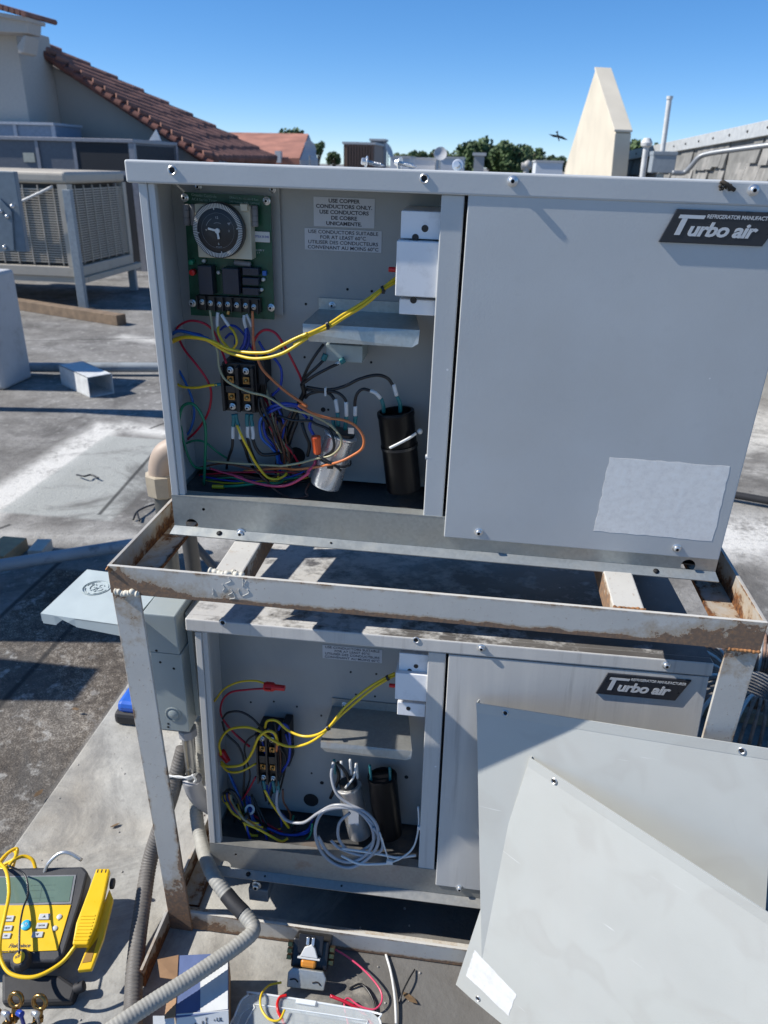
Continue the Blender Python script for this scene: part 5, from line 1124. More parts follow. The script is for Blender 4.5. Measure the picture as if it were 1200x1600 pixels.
tr = empty('parts_tray', G(460, 1600, 0), 'clear plastic parts box with its lid raised, at the bottom edge', 'plastic box'); Tt = Matrix.Translation(-tr.location)
CLR = clearp('clear_plastic', (.75, .80, .80), .10, .30)
def rpoly(pts, z): return [G(x_, y_, z) for x_, y_ in pts]
outl = rpoly([(366, 1590), (376, 1566), (388, 1556), (402, 1553), (580, 1582), (592, 1592), (596, 1615), (590, 1680), (340, 1680)], .035)
inner = rpoly([(388, 1592), (398, 1576), (410, 1572), (560, 1594), (572, 1604), (566, 1680), (366, 1680)], .035)
b = MB(); b.prism(outl, (0, 0, .0016)); b.bm.transform(Tt); b.build('lid', CLR, tr)
b = MB()
for L_, r_ in ((outl, .0016), (inner, .0010)): b.tube([p+V((0, 0, .002)) for p in L_]+[L_[0]+V((0, 0, .002))], r_, 8, 3)
b.tube([p+V((0, 0, -.030)) for p in outl]+[outl[0]+V((0, 0, -.030))], .0016, 8, 3); b.bm.transform(Tt); b.build('rim', clearp('clear_rim', (.9, .93, .93), .1, .65), tr)
b = MB()
n_ = len(outl)
for i in range(n_): b.prism([outl[i], outl[(i+1) % n_], outl[(i+1) % n_]+V((0, 0, -.032)), outl[i]+V((0, 0, -.032))], (0, -.0008, 0))
b.bm.transform(Tt); b.build('wall', CLR, tr)
b = MB(); p = G(478, 1568, .036); b.box(p.x-.016, p.x+.016, p.y-.004, p.y+.004, p.z+.002, p.z+.005, .001); b.bm.transform(Tt); b.build('latch', clearp('clear_latch', (.9, .93, .93), .1, .6), tr)

def loose(nm, mat, pts, r, lab, cat='wire', extra=()):
    b = MB(); P = [V(p) for p in pts]; o = V((P[0].x, P[0].y, 0)); b.tube([p-o for p in P], r, 8, 8)
    for e in extra: b.tube([V(p)-o for p in e], r, 8, 8)
    ob = b.build(nm, mat); ob.location = o; return tag(ob, lab, cat)
loose('loose_wire', PNK, [G(485, 1475, .03), G(520, 1482, .03), G(560, 1508, .02), (G(590, 1540, .015)), G(597, 1562, .012), G(585, 1577, .01), G(562, 1572, .01), G(545, 1560, .012), G(538, 1568, .014), G(544, 1600, .01), G(550, 1620, .01)], .0016, 'pink wire arching right from the loose contactor')
loose('loose_wire', REDW, [G(516, 1556, .02), G(545, 1568, .02), G(570, 1585, .015), G(590, 1615, .012)], .0026, 'thick red wire leaving the contactor to the right', extra=())
loose('loose_wire', NUTR, [G(448, 1555, .04), G(436, 1560, .04), G(434, 1578, .04), G(446, 1605, .03), G(450, 1640, .02)], .0024, 'red wire curving down from the left of the loose contactor')
loose('loose_wire', YEL, [G(440, 1535, .03), G(420, 1540, .03), G(408, 1555, .045), G(408, 1575, .045), G(420, 1592, .045), G(436, 1594, .045), G(445, 1578, .045)], .0018, 'yellow wire looping over the clear parts box')
loose('loose_wire', WHW, [G(603, 1491, .004), G(611, 1520, .006), G(617, 1560, .008), G(619, 1605, .006), G(618, 1650, .004)], .0022, 'straight white wire lying on the ground right of the contactor')
loose('loose_wire', BKW, [G(545, 1545, .003), G(565, 1538, .006), G(582, 1560, .006), G(588, 1590, .004), G(592, 1630, .004)], .0018, 'black wire curling behind the red wires')
loose('cable_tie', BLK, [G(648, 1515, .003), G(640, 1528, .010), G(630, 1548, .010), G(623, 1568, .003)], .0014, 'short black cable tie on the ground by the white wire', 'cable tie')
loose('cable_tie', BLK, [G(120, 742, .002), G(132, 744, .010), G(142, 742, .004), G(154, 747, .002)], .004, 'black scrap of tie lying on the roof membrane, left', 'cable tie')
loose('cable_tie', BLK, [G(241, 788, -.004), G(228, 792, .008), G(214, 800, .01), G(208, 812, -.004)], .004, 'bent black scrap near the beige elbow', 'cable tie', extra=([G(214, 800, .01), G(218, 814, -.004)],))

# ------------------------------------------------------------------ pipes and bits on the roof, left
PG = simple('aged_pipe', (.30, .33, .35), .5, dirt=1, dirtc=(.012, .012, .012), scale=4.4)
def pipe(nm, p0, p1, r, mat, lab, cat='pipe'):
    p0, p1 = V(p0), V(p1); b = MB(); o = V((p0.x, p0.y, 0)); b.cyl(p0-o, p1-o, r, n=20); ob = b.build(nm, mat); ob.location = o; return tag(ob, lab, cat)
pipe('roof_pipe', G(-60, 893, .05), G(290, 838, .05), .021, PG, 'thick grey pipe with black tar smears, crossing left of the stand')
pipe('roof_pipe', G(30, 574, .04), G(330, 574, .04), .030, simple('pale_pipe', (.30, .33, .34), .5, dirt=.8, dirtc=(.02, .02, .02), scale=2.5), 'pale pipe with dark blotches lying across the roof behind the sheet metal offcut')
pipe('roof_pipe', G(1100, 765, .02), G(1300, 800, .02), .016, BLKM, 'dark pipe on the roof right of the upper unit')
WD = simple('grey_timber', (.20, .14, .09), .85, var=.3, scale=14, bmp=.5, bscale=60); WD2 = simple('fresh_timber', (.42, .30, .17), .8, var=.15, scale=30)
def block(nm, cpx, sx, sy, sz, rz, mat, lab, cat, z0=-.012):
    c = G(*cpx); b = MB(); b.box(-sx/2, sx/2, -sy/2, sy/2, 0, sz, .003); ob = b.build(nm, mat); ob.location = (c.x, c.y, z0); ob.rotation_euler = (0, 0, rz); return tag(ob, lab, cat)
block('timber_block', (8, 866), .09, .14, .045, .0, WD2, 'fresh cut timber block beside the tarred pipe, at the left edge', 'wood block')
block('timber_block', (64, 862), .05, .09, .04, .15, simple('white_timber', (.50, .48, .42), .7), 'white painted timber block right of the fresh cut one', 'wood block')
p0, p1 = G(15, 473, .03), G(190, 500, .03); d = p1-p0
b = MB(); b.box(-.6, d.length, -.05, .05, 0, .085, .004); ob = b.build('timber_plank', WD); ob.location = (p0.x, p0.y, -.012); ob.rotation_euler = (0, 0, math.atan2(d.y, d.x)); tag(ob, 'weathered timber beam lying in front of the louvred air conditioner', 'timber')
# sheet metal offcut (open channel)
oc = G(140, 606, 0); o_ = empty('duct_offcut', (oc.x, oc.y, -.012), 'white open-ended sheet metal channel lying on the roof', 'duct piece')
b = MB(); Mo = Matrix.Rotation(R(-38), 4, 'Z')
b.box(-.22, .16, -.075, .075, .0, .004, M=Mo); b.box(-.22, .16, -.075, -.071, .0, .12, M=Mo); b.box(-.22, .16, .071, .075, .0, .12, M=Mo); b.box(-.22, .16, -.075, .075, .1165, .12, M=Mo)
b.build('sheet', simple('white_sheet', (.62, .63, .62), .5, dirt=.2), o_)
# beige elbow behind the unit
be = empty('vent_elbow', (-.11, .25, 0), 'beige PVC elbow and pipe just left of the upper unit', 'pipe'); Te = Matrix.Translation((.11, -.25, 0)); BE = simple('beige_pvc', (.40, .31, .24), .5, var=.06)
cxe = AY(252, 748, .25)
b = MB(); b.tube([cxe+V((.10, .02, .055)), cxe+V((.05, .01, .062)), cxe+V((.016, 0, .052)), cxe+V((.002, 0, .026)), cxe], .0215, 20, 6); b.bm.transform(Te); b.build('elbow', BE, be)
b = MB(); b.lathe([(.022, .012), (.029, .010), (.029, -.004), (.0275, -.028), (.019, -.034), (.0, -.034)], cxe, (0, 0, 1), 8, False); b.bm.transform(Te); b.build('collar', simple('beige_collar', (.40, .34, .25), .55), be)
b = MB(); b.cyl(cxe+V((0, 0, -.03)), V((cxe.x, cxe.y, 0)), .0165, n=20); b.bm.transform(Te); b.build('pipe', simple('dull_pipe', (.15, .15, .14), .45, metal=.5), be)
pipe('drain_pipe', AY(276, 700, .36)*1, (AY(276, 700, .36).x+.03, .36, 0), .016, simple('dark_pipe', (.10, .10, .10), .5, metal=.5), 'dark vertical pipe behind the left corner of the stand')
pipe('drain_pipe', G(300, 845, .15), G(350, 905, .02), .013, simple('dark_pipe2', (.10, .10, .10), .5, metal=.5), 'dark slanting pipe seen under the upper unit, left')

# ------------------------------------------------------------------ equipment at the left edge
wb = empty('roof_curb_block', (-2.7, 3.1, -.012), 'rough white block at the left edge below the grey bracket', 'curb block')
b = MB(); c_ = AY(6, 600, 3.05); zt_ = AY(10, 432, 3.05).z
b.box(c_.x-.9, c_.x+.0, 3.05, 3.35, 0, zt_+.012, .02, seg=3); b.bm.transform(Matrix.Translation((2.7, -3.1, 0))); b.build('body', simple('white_stucco', (.48, .49, .49), .9, bmp=.8, bscale=60, var=.08, dirt=.3, scale=6), wb)
bk = empty('steel_bracket', (-2.1, 2.6, -.012), 'blue grey bolted steel bracket at the upper left edge', 'bracket')
q0, q1, q2, q3 = AY(0, 266, 2.6), AY(22, 268, 2.6), AY(42, 394, 2.6), AY(0, 394, 2.6); BG = simple('blue_grey_steel', (.16, .20, .23), .5)
Tk = Matrix.Translation((2.1, -2.6, .012))
b = MB(); b.prism([q0+V((-.7, 0, 0)), q1, q2, q3+V((-.7, 0, 0))], (0, .03, 0), .004); q = AY(25, 395, 2.6); b.prism([AY(0, 310, 2.59), AY(18, 330, 2.59), AY(22, 392, 2.59), AY(-10, 394, 2.59)], (0, .009, 0), .002); b.bm.transform(Tk); b.build('plate', BG, bk)
b = MB(); 
for x_, y_ in ((2, 330), (20, 322), (12, 338), (8, 386)): p = AY(x_, y_, 2.59); b.ball(p+V((0, -.004, 0)), .010, 2, (1, 1, 1))
b.bm.transform(Matrix.Identity(4)); b.bm.transform(Tk); b.build('bolt', SIL, bk)
b = MB(); b.box(q0.x-.65, q0.x-.57, 2.631, 2.70, -.012, q0.z+.05, .004); b.bm.transform(Tk); b.build('post', BG, bk)

caster = empty('added_shadow_caster', (-1.95, .58, -.012), 'grey metal rooftop unit on legs, outside the frame to the left', 'rooftop unit')  # added out of view to shade the roof deck at left
b = MB(); b.box(-.45, .34, .0, .50, .10, 1.12, .01); b.build('cabinet', UPI, caster)  # unseen block, sized to throw the main ground shadow
b = MB(); b.box(-.45, .34, -.26, -.12, .04, 1.0, .004); b.box(.2, .3, -.12, -.0005, .6, .7); b.build('side_caster', UPI, caster)  # second added block; the gap leaves a lit sliver between the shadows
for x_ in (-.42, .28):
    for y_ in (.02, .44): b = MB(); b.box(x_, x_+.04, y_, y_+.04, 0, .0995); b.build('leg', UPI, caster)

# louvred air conditioner
AX, AYY = -3.15, 5.66
CREAM = simple('ac_cream', (.46, .41, .33), .5, var=.08, dirt=.25, scale=3); LOUV = simple('ac_coil', (.05, .046, .04), .7, var=.3, scale=6); DKI = simple('dark_inside', (.02, .022, .026), .7)
ac = empty('air_conditioner', (AX, AYY, -.012), 'beige louvred rooftop air conditioner with rounded cream top, left', 'air conditioner'); Ta = Matrix.Translation((-AX, -AYY, .012))
X0, X1, Y0, Y1, Z0, Z1 = AX-2.2, AX, AYY, AYY+1.15, .26, 1.13
def abuild(b, n, m_, par=None): b.bm.transform(Ta); return b.build(n, m_, par or ac)
b = MB(); b.box(X0, X1, Y0, Y1, Z1-.10, Z1, .03, seg=3); abuild(b, 'top_cover', CREAM)
b = MB(); b.box(X0, X1, Y0, Y1, Z0, Z0+.09, .008); b.box(X1-.09, X1, Y0, Y0+.09, Z0+.09, Z1-.1); b.box(X1-.06, X1, Y1-.07, Y1, Z0+.09, Z1-.1); b.box(X0, X0+.06, Y0, Y0+.06, Z0+.09, Z1-.1); b.box(X0+1.0, X0+1.06, Y0, Y0+.06, Z0+.09, Z1-.1); abuild(b, 'frame', CREAM)
b = MB(); b.box(X0+.07, X1-.095, Y0+.05, Y1-.08, Z0+.09, Z1-.1); abuild(b, 'coil', LOUV)
b = MB(); n_ = 30
for i in range(n_):
    z_ = Z0+.12+i*(Z1-Z0-.25)/n_; b.box(X0+.06, X1-.09, Y0+.012, Y0+.03, z_, z_+.011); b.box(X1-.03, X1-.012, Y0+.09, Y1-.07, z_, z_+.011)
for i in range(15): x_ = X0+.1+i*.14; b.box(x_, x_+.009, Y0+.004, Y0+.0118, Z0+.1, Z1-.11)
for i in range(6): y_ = Y0+.14+i*.16; b.box(X1-.0118, X1-.004, y_, y_+.010, Z0+.1, Z1-.11)
abuild(b, 'louvre_grille', CREAM)
b = MB(); b.tube([(X1-.9, Y0-.02, Z1-.33), (X1-.5, Y0-.05, Z1-.27), (X1-.25, Y0-.05, Z1-.18), (X1-.12, Y0-.02, Z1-.12)], .012, 8, 5); abuild(b, 'hose', simple('white_hose', (.5, .5, .48), .5))
for (x_, y_) in ((X1+.01, Y0-.03), (X1-.01, Y1-.06), (X0+.02, Y0)):
    b = MB(); b.box(x_-.045, x_+.03, y_, y_+.05, -.012, Z1-.14 if y_ < Y0 else Z0, .004); abuild(b, 'leg', simple('leg_blue_grey', (.27, .31, .33), .5, dirt=.4, dirtc=(.25, .15, .08)))
b = MB(); b.box(X0-.1, X1+.04, Y0+.02, Y0+.08, Z0-.05, Z0-.002); b.box(X1-.02, X1+.04, Y0+.09, Y1+.1, Z0-.05, Z0-.002); abuild(b, 'support_rail', CREAM)

# long cabinet behind
def rect_at(px0, py0, px1, py1, y): a, c = AY(px0, py0, y), AY(px1, py1, y); return a.x, c.x, min(a.z, c.z), max(a.z, c.z)
hc = empty('air_handler', (-4.6, 8.2, -.012), 'long grey metal cabinet with dark openings behind the louvred air conditioner', 'air handler'); Th = Matrix.Translation((4.6, -8.2, .012))
YH = 8.2; xl, xr, zb_, zt_ = rect_at(-80, 262, 207, 219, YH); FRM = simple('cabinet_frame', (.27, .27, .29), .45, metal=.3); PNL = simple('cabinet_panel', (.12, .13, .15), .5)
def hb(b, n, m_): b.bm.transform(Th); return b.build(n, m_, hc)
xr2 = AY(262, 230, YH+1.3).x
b = MB(); b.box(xl, xr, YH, YH+1.3, -.012, zt_-.03); hb(b, 'body', PNL)
b = MB(); b.box(xl, xr+.02, YH-.03, YH+1.32, zt_-.03, zt_+.01, .005); b.box(xr-.05, xr+.02, YH-.02, YH+.03, -.012, zt_-.031); b.box(xr-.03, xr+.02, YH+1.26, YH+1.32, -.012, zt_-.031); b.box(xl, xr-.051, YH-.02, YH, zb_-.03, zb_+.02)
for px_ in (60, 118): x_ = AY(px_, 240, YH).x; b.box(x_-.02, x_+.02, YH-.018, YH, zb_+.021, zt_-.031)
b.box(xr+.0, xr+.018, YH+.031, YH+1.25, .45, .52); hb(b, 'frame', FRM)
b = MB(); x0_, x1_ = AY(122, 240, YH).x, xr-.055; b.box(x0_, x1_, YH-.012, YH-.001, zb_+.025, zt_-.035); b.box(xr+.001, xr+.008, YH+.05, YH+1.22, .55, zt_-.05); b.box(xr-.5, xr-.06, YH-.012, YH-.001, .1, zb_-.05); hb(b, 'opening', DKI)
b = MB(); x_ = AY(46, 246, YH).x; z_ = AY(46, 246, YH).z; b.box(x_-.07, x_+.07, YH-.012, YH-.001, z_-.05, z_+.05); hb(b, 'rating_plate', simple('plate_pale', (.45, .44, .36), .5))
# small unit left of the gable
Yw = 8.9
sx0, sx1, sz0, sz1 = rect_at(-60, 216, 82, 193, Yw)
sw = empty('small_air_conditioner', (sx1, Yw, -.012), 'pale blue framed rooftop unit peeking over the long cabinet', 'air conditioner'); Ts = Matrix.Translation((-sx1, -Yw, .012))
b = MB(); b.box(sx0, sx1, Yw+.02, Yw+.7, -.012, sz1-.02); b.bm.transform(Ts); b.build('body', simple('blue_panel', (.20, .25, .32), .4), sw)
b = MB(); b.box(sx0, sx1+.02, Yw-.02, Yw+.72, sz1-.019, sz1+.01); b.box(sx1-.03, sx1+.02, Yw, Yw+.019, -.012, sz1-.02); xx = AY(24, 205, Yw).x; b.box(xx-.025, xx+.02, Yw, Yw+.019, 0, sz1-.02); b.bm.transform(Ts); b.build('frame', simple('pale_frame', (.40, .42, .45), .5), sw)

# ------------------------------------------------------------------ stucco building with tiled roof
STU = simple('stucco_grey', (.40, .355, .31), .9, var=.05, scale=3, bmp=.5, bscale=30); STU2 = simple('stucco_trim', (.48, .44, .39), .8, var=.05)
TILE = simple('clay_tile', (.24, .115, .085), .85, var=.35, scale=5, dirt=.5, dirtc=(.10, .06, .05)); 
YB = 10.0
bd = empty('stucco_building', AY(200, 300, YB)*1, 'grey stucco building with a sloping clay tile roof, upper left', 'building')
bd.location.z = -.012; TB = Matrix.Translation(-bd.location)
def bb(b, n, m_, par=None): b.bm.transform(TB); return b.build(n, m_, par or bd)
gA, gB = AY(30, 62, YB), AY(350, 256, YB)
b = MB(); b.prism([V((gA.x-.3, YB, -.01)), V((gB.x+.2, YB, -.01)), V((gB.x+.2, YB, gB.z-.10)), V((gA.x-.3, YB, gA.z+.05))], (0, .25, 0)); bb(b, 'gable_wall', STU)
wl = AY(46, 190, 9.2)
b = MB(); b.box(wl.x-4, wl.x, 9.2, YB-.002, -.01, AY(40, 42, 9.2).z, .01); bb(b, 'wing_wall', STU2)
e0 = AY(44, 30, 8.9); e1 = AY(44, 54, 8.9)
b = MB(); b.prism([AY(44, 28, 8.9), AY(43, 52, 8.9), AY(-200, 40, 8.9), AY(-200, -20, 8.9)], (0, .30, 0), .01); b.prism([AY(43, 27, 8.85), AY(42, 33, 8.85), AY(-200, -8, 8.85), AY(-200, -16, 8.85)], (0, .4, 0)); bb(b, 'fascia', STU2)
b = MB(); b.prism([AY(41, 55, 8.9), AY(37, 82, 8.9), AY(29, 84, 8.9), AY(26, 72, 8.9), AY(36, 56, 8.9)], (0, .3, 0), .01); bb(b, 'corbel', STU2)
b = MB()
for i in range(12):
    p = AY(38-i*9, 22-i*2.6, 8.85); b.cyl(p+V((0, -.03, 0)), p+V((0, .7, .02)), .030, n=10)
bb(b, 'eave_tiles', TILE)
roofb = MB()
A0, A1 = AY(42, 62, YB-.12), AY(332, 252, YB-.12); B1 = AY(430, 252, YB+2.2); A0b = AY(44, 58, YB+.1)
nc = 17
for c in range(nc):
    s_ = c/(nc-1)
    S = A0.lerp(A1, s_**.92); E = B1.lerp(A1, s_); Dv = E-S; L_ = Dv.length
    if L_ < .15: continue
    nt_ = max(1, int(L_/.42)); up = V((.2, -.1, 1)).normalized()
    for i in range(nt_+1):
        p = S+Dv*(i/(nt_+1)); q = S+Dv*min(1, ((i+1.12)/(nt_+1))); roofb.cyl(p+up*.0, q+up*.022, .058, .074, n=10)
bb(roofb, 'roof_tiles', TILE)
b = MB(); b.prism([A0+V((0, .02, -.06)), A1+V((0, .02, -.06)), B1+V((0, 0, -.06))], (0, 0, -.05)); bb(b, 'roof_deck_board', simple('roof_under', (.12, .05, .035), .9))
b = MB()                                                      # rake tiles along the edge
d_ = A1-A0
for i in range(20): p = A0+d_*(i/20); q = A0+d_*((i+1.15)/20); b.cyl(p+V((0, -.05, -.05)), q+V((0, -.05, -.03)), .040, .050, n=10)
bb(b, 'rake_tiles', simple('clay_tile_dark', (.19, .075, .055), .85, var=.4, scale=4, dirt=.5, dirtc=(.06, .05, .05)))
# small sheet-metal bits in front of the gable
fl = tag(MB().prism([V((0, 0, 0)), V((.15, 0, 0)), V((.10, 0, .12))], (0, .02, 0)).build('metal_flashing', simple('flash', (.55, .57, .58), .4)), 'small white triangular metal flashing on the cabinet corner', 'flashing'); fl.location = (AY(233, 222, 8.7).x, 8.7, zt_+.012)

# ------------------------------------------------------------------ distant things
hs_ = AY(440, 250, 34); h0 = empty('tile_roof_house', (hs_.x, 34, -.012), 'distant house with an orange tile roof and white gable', 'house'); TH = Matrix.Translation((-hs_.x, -34, .012))
def hh(b, n, m_): b.bm.transform(TH); return b.build(n, m_, h0)
r0, r1, r2, r3 = AY(330, 206, 38), AY(482, 209, 38), AY(468, 247, 33), AY(250, 247, 33)
b = MB(); b.prism([r0, r1, r2, r3], (0, 0, -.25)); hh(b, 'roof', simple('far_tile', (.36, .16, .11), .85, var=.3, scale=1.2, bmp=.6, bscale=8))
g0, g1, g2 = AY(483, 211, 37.9), AY(497, 250, 38), AY(469, 250, 33); b = MB(); b.hull([g0, g1, g2, V((g1.x, g1.y, 0)), V((g2.x, g2.y, 0)), V((g2.x-6, g2.y+2, 0)), V((g2.x-6, g2.y+2, 1.2))]); hh(b, 'wall', simple('far_white', (.42, .42, .42), .7))
def mpp(y): return (y+.95)/1171*1.08
cw = AY(434, 242, 32.8); b = MB(); b.box(cw.x-.12, cw.x+.12, cw.y, cw.y+.3, cw.z-.3, cw.z+.15); hh(b, 'vent', simple('vent_white', (.5, .5, .5), .6))
def dish(px, py, y, r, lab, dirv):
    c = AY(px, py, y); t = empty('satellite_dish', (c.x, c.y, -.012), lab, 'satellite dish', 'satellite dishes on the far roofs'); b = MB()
    b.lathe([(0, 0), (r*.5, r*.06), (r, r*.26), (r*1.02, r*.25), (r*.5, r*.03), (0, -.03*r)], V((0, 0, c.z)), V(dirv), 24); b.build('reflector', simple('dish_white', (.5, .5, .5), .5), t)
    b = MB(); b.cyl((0, .05, 0), (0, .05, c.z), r*.08, n=8); b.build('mast', STL, t)
dish(688, 240, 20, .13*20/16, 'white satellite dish seen face-on in the middle distance', (.1, -1, .35)); dish(606, 235, 20, .14*20/16, 'white satellite dish seen edge-on beside the dark chimney', (1, -.3, .5)); dish(483, 232, 30, .28, 'large pale dish against the distant white gable', (.8, -.6, .3))
def house(nm, x0, x1, ytop, Y, D, mat, lab, cat='building', extra=None, pyb=265):
    a, c = AY(x0, ytop, Y), AY(x1, ytop, Y); t = empty(nm, ((a.x+c.x)/2, Y, -.012), lab, cat); T_ = Matrix.Translation((-(a.x+c.x)/2, -Y, .012))
    b = MB(); b.box(a.x, c.x, Y, Y+D, -.012, a.z); b.bm.transform(T_); b.build('wall', mat, t)
    b = MB(); b.box(a.x-.05, c.x+.05, Y-.05, Y+D+.05, a.z+.001, a.z+.08); b.bm.transform(T_); b.build('roof', simple('coping_'+nm, (.45, .45, .44), .6), t)
    if extra: extra(t, T_, a, c)
    return t
def ribs(t, T_, a, c):
    b = MB()
    for i in range(11): x_ = a.x+(c.x-a.x)*(i+.2)/11; b.box(x_, x_+(c.x-a.x)*.035, 29.9, 29.98, 0, a.z-.02)
    b.bm.transform(T_); b.build('louvre', simple('louvre_dark', (.13, .08, .06), .7), t)
house('louvred_penthouse', 537, 585, 225, 30, 2.5, simple('brown_metal', (.30, .21, .16), .7), 'brown ribbed rooftop enclosure in the far middle', extra=ribs)
house('dark_chimney', 579, 600, 220, 33, 1.0, simple('dark_grey_block', (.16, .16, .17), .7), 'dark grey block standing behind the brown ribbed enclosure', 'chimney')
house('white_roof_unit', 610, 640, 246, 40, 3, simple('white_unit1', (.6, .6, .6), .6), 'low white rooftop structure right of the edge-on dish', 'building')
house('white_roof_unit', 640, 680, 248, 46, 3, simple('white_unit2', (.6, .6, .6), .6), 'low white rooftop structure behind the face-on dish', 'building')
house('white_roof_unit', 686, 724, 247, 44, 3, simple('white_unit3', (.6, .6, .6), .6), 'low white rooftop structure right of the face-on dish', 'building')
house('roof_vent_box', 741, 757, 243, 24, .5, simple('vent_grey', (.3, .3, .3), .6), 'small grey vent box in front of the right-hand trees', 'vent')
house('white_roof_unit', 838, 880, 253, 40, 3, simple('white_unit4', (.6, .62, .64), .6), 'low white roof just left of the cream parapet wedge', 'building')
a, c = AY(330, 252, 26), AY(900, 258, 26)
b = MB(); b.box(a.x, c.x, 0, .3, 0, 1.02, .01); ob = b.build('far_parapet', simple('parapet_grey', (.16, .155, .15), .9, var=.3, scale=1)); ob.location = (0, 26, -.012); tag(ob, 'low dark parapet wall along the far roof edge', 'wall')
b = MB(); p = AY(823, 256, 14); b.cyl((0, 0, 0), (0, 0, p.z-.04), .05, n=12); b.cyl((-.09, 0, p.z-.03), (.09, 0, p.z-.02), .06, n=12); b.ball((.02, 0, p.z), .075, 2); ob = b.build('roof_vent', simple('vent_pale', (.4, .38, .35), .6)); ob.location = (p.x, 14, -.012); tag(ob, 'pale round roof vent on the horizon, between the dark screw and the bird', 'vent')

# trees
def leaf_mat(nm, c):
    mt, t, p = nt(nm); n = noise_(t, .9, 4); lk(t, ramp(t, n.outputs[0], [(.3, tuple(x*.55 for x in c)), (.7, tuple(x*1.35 for x in c))]).outputs[0], p.inputs['Base Color']); p.inputs['Roughness'].default_value = .7; return mt
LF = [leaf_mat('leaves_dark', (.06, .10, .03)), leaf_mat('leaves_olive', (.10, .13, .045)), leaf_mat('leaves_green', (.075, .12, .04))]
BRK = simple('bark', (.10, .075, .05), .9)
def tree(px, ytop, hw, Y, lab, mi=0, n=2300, nm='broadleaf_tree'):
    k = (Y+.95)/1171*1.03; rx = hw*k; hw *= 1.25; rx = hw*k; top = AY(px, ytop, Y); base = -.012; H_ = top.z; cz = max(H_-rx*1.0, H_*.5); rz = max(.5, (H_-max(.3, H_-2.1*rx))/2)
    t = empty(nm, (top.x, Y, base), lab, 'tree', 'trees beyond the roof'); b = MB()
    b.tube([(0, 0, 0), (.05*rx, 0, H_*.3), (0, 0, H_*.75)], .07*rx+.05, 8, 3, radf=lambda i, m_: 1-.7*i/m_)
    for j in range(5): a = random.uniform(0, 6.28); b.tube([(0, 0, H_*.35), (math.cos(a)*rx*.3, math.sin(a)*rx*.3, H_*.6), (math.cos(a)*rx*.6, math.sin(a)*rx*.6, H_*.75)], .03*rx+.02, 6, 3)
    b.build('trunk', BRK, t)
    bm = bmesh.new(); cl_ = []
    for j in range(16):
        a = random.uniform(0, 6.28); e = random.uniform(-.6, 1); rr_ = random.uniform(.35, .72)
        cl_.append((V((math.cos(a)*rx*rr_*math.sqrt(max(0, 1-e*e*.7)), math.sin(a)*rx*rr_, H_-rz+e*rz*.62)), random.uniform(.25, .42)*rx))
    for j in range(n):
        c_, r_ = random.choice(cl_); d = V((random.gauss(0, 1), random.gauss(0, 1), random.gauss(0, 1))).normalized()*r_*random.uniform(.55, 1.05); p = c_+V((d.x, d.y, d.z*.85))
        if p.z > H_: p.z = H_-random.random()*.2*rz
        s_ = rx*random.uniform(.045, .10); u_ = V((random.gauss(0, 1), random.gauss(0, 1), random.gauss(0, 1))).normalized(); v_ = u_.orthogonal().normalized()
        bm.faces.new([bm.verts.new(p+u_*s_), bm.verts.new(p+v_*s_), bm.verts.new(p-u_*s_*.9), bm.verts.new(p-v_*s_*1.1)])
    me = bpy.data.meshes.new('crown'); bm.to_mesh(me); bm.free(); me.materials.append(LF[mi]); o = bpy.data.objects.new('crown', me); C.objects.link(o); o.parent = t
TR = [(455, 194, 24, 62, 'round dark tree top rising above the orange tile roof', 2), (497, 216, 10, 58, 'slim dark tree just right of the white gable', 0), (522, 233, 10, 60, 'small bush-like tree left of the brown ribbed enclosure', 2),
      (628, 236, 14, 80, 'low green tree right of the edge-on dish', 1), (652, 233, 15, 84, 'low green tree left of the face-on dish', 2), (687, 225, 14, 78, 'tree with a pointed top behind the face-on dish', 0), (712, 238, 14, 82, 'low olive tree just right of the face-on dish', 1),
      (741, 218, 26, 66, 'left end of the big tree group near the centre right', 0), (768, 211, 27, 70, 'tallest tree of the centre right group', 2), (800, 215, 26, 64, 'dense dark tree in the middle of the right group', 0), (828, 224, 24, 68, 'dark tree near the flying bird', 0), (855, 238, 18, 72, 'lower olive tree left of the cream wedge', 1),
      (878, 236, 14, 60, 'dark tree against the edge of the cream wedge', 0), (1010, 213, 30, 40, 'dark tree right of the cream wedge behind the pipes', 0), (1035, 222, 18, 44, 'small dark tree behind the tall white pipe', 1)]
for (px, yt, hw, Y, lab, mi) in TR: tree(px, yt, hw, Y, lab, mi)

# cream wedge parapet on the right
CRW = simple('cream_stucco', (.60, .54, .43), .9, var=.10, scale=2.5, bmp=.4, bscale=20); CRW2 = CRW
YP_ = 8.0
wd_ = empty('parapet_wedge', (1.5, YP_, -.012), 'tall cream stucco wedge-shaped parapet against the sky', 'parapet'); Tw = Matrix.Translation((-1.5, -YP_, .012))
def WY(px): return 7.0+(962-px)/79*2.6
def WP_(px, py): return AY(px, py, WY(px))
P0, P1, P2, P3, P4 = WP_(930, 110), WP_(961, 208), WP_(962, 290), WP_(880, 290), WP_(883, 262)
f = [P0, P1, V((P2.x, P2.y, -.01)), V((P3.x, P3.y, -.01)), P4]
ex_ = V((.155, .05, 0))
b = MB(); b.hull(f+[p+ex_ for p in f], .006); b.bm.transform(Tw); b.build('wall', CRW, wd_)
b = MB(); u3 = V((-.012, -.015, .010)); b.hull([P0+u3, P1+u3, P0+u3+ex_*1.12, P1+u3+ex_*1.12, P0+u3+V((0, 0, .02)), P1+u3+V((0, 0, .02)), P0+u3+ex_*1.12+V((0, 0, .02)), P1+u3+ex_*1.12+V((0, 0, .02))], .003); b.bm.transform(Tw); b.build('coping', CRW, wd_)

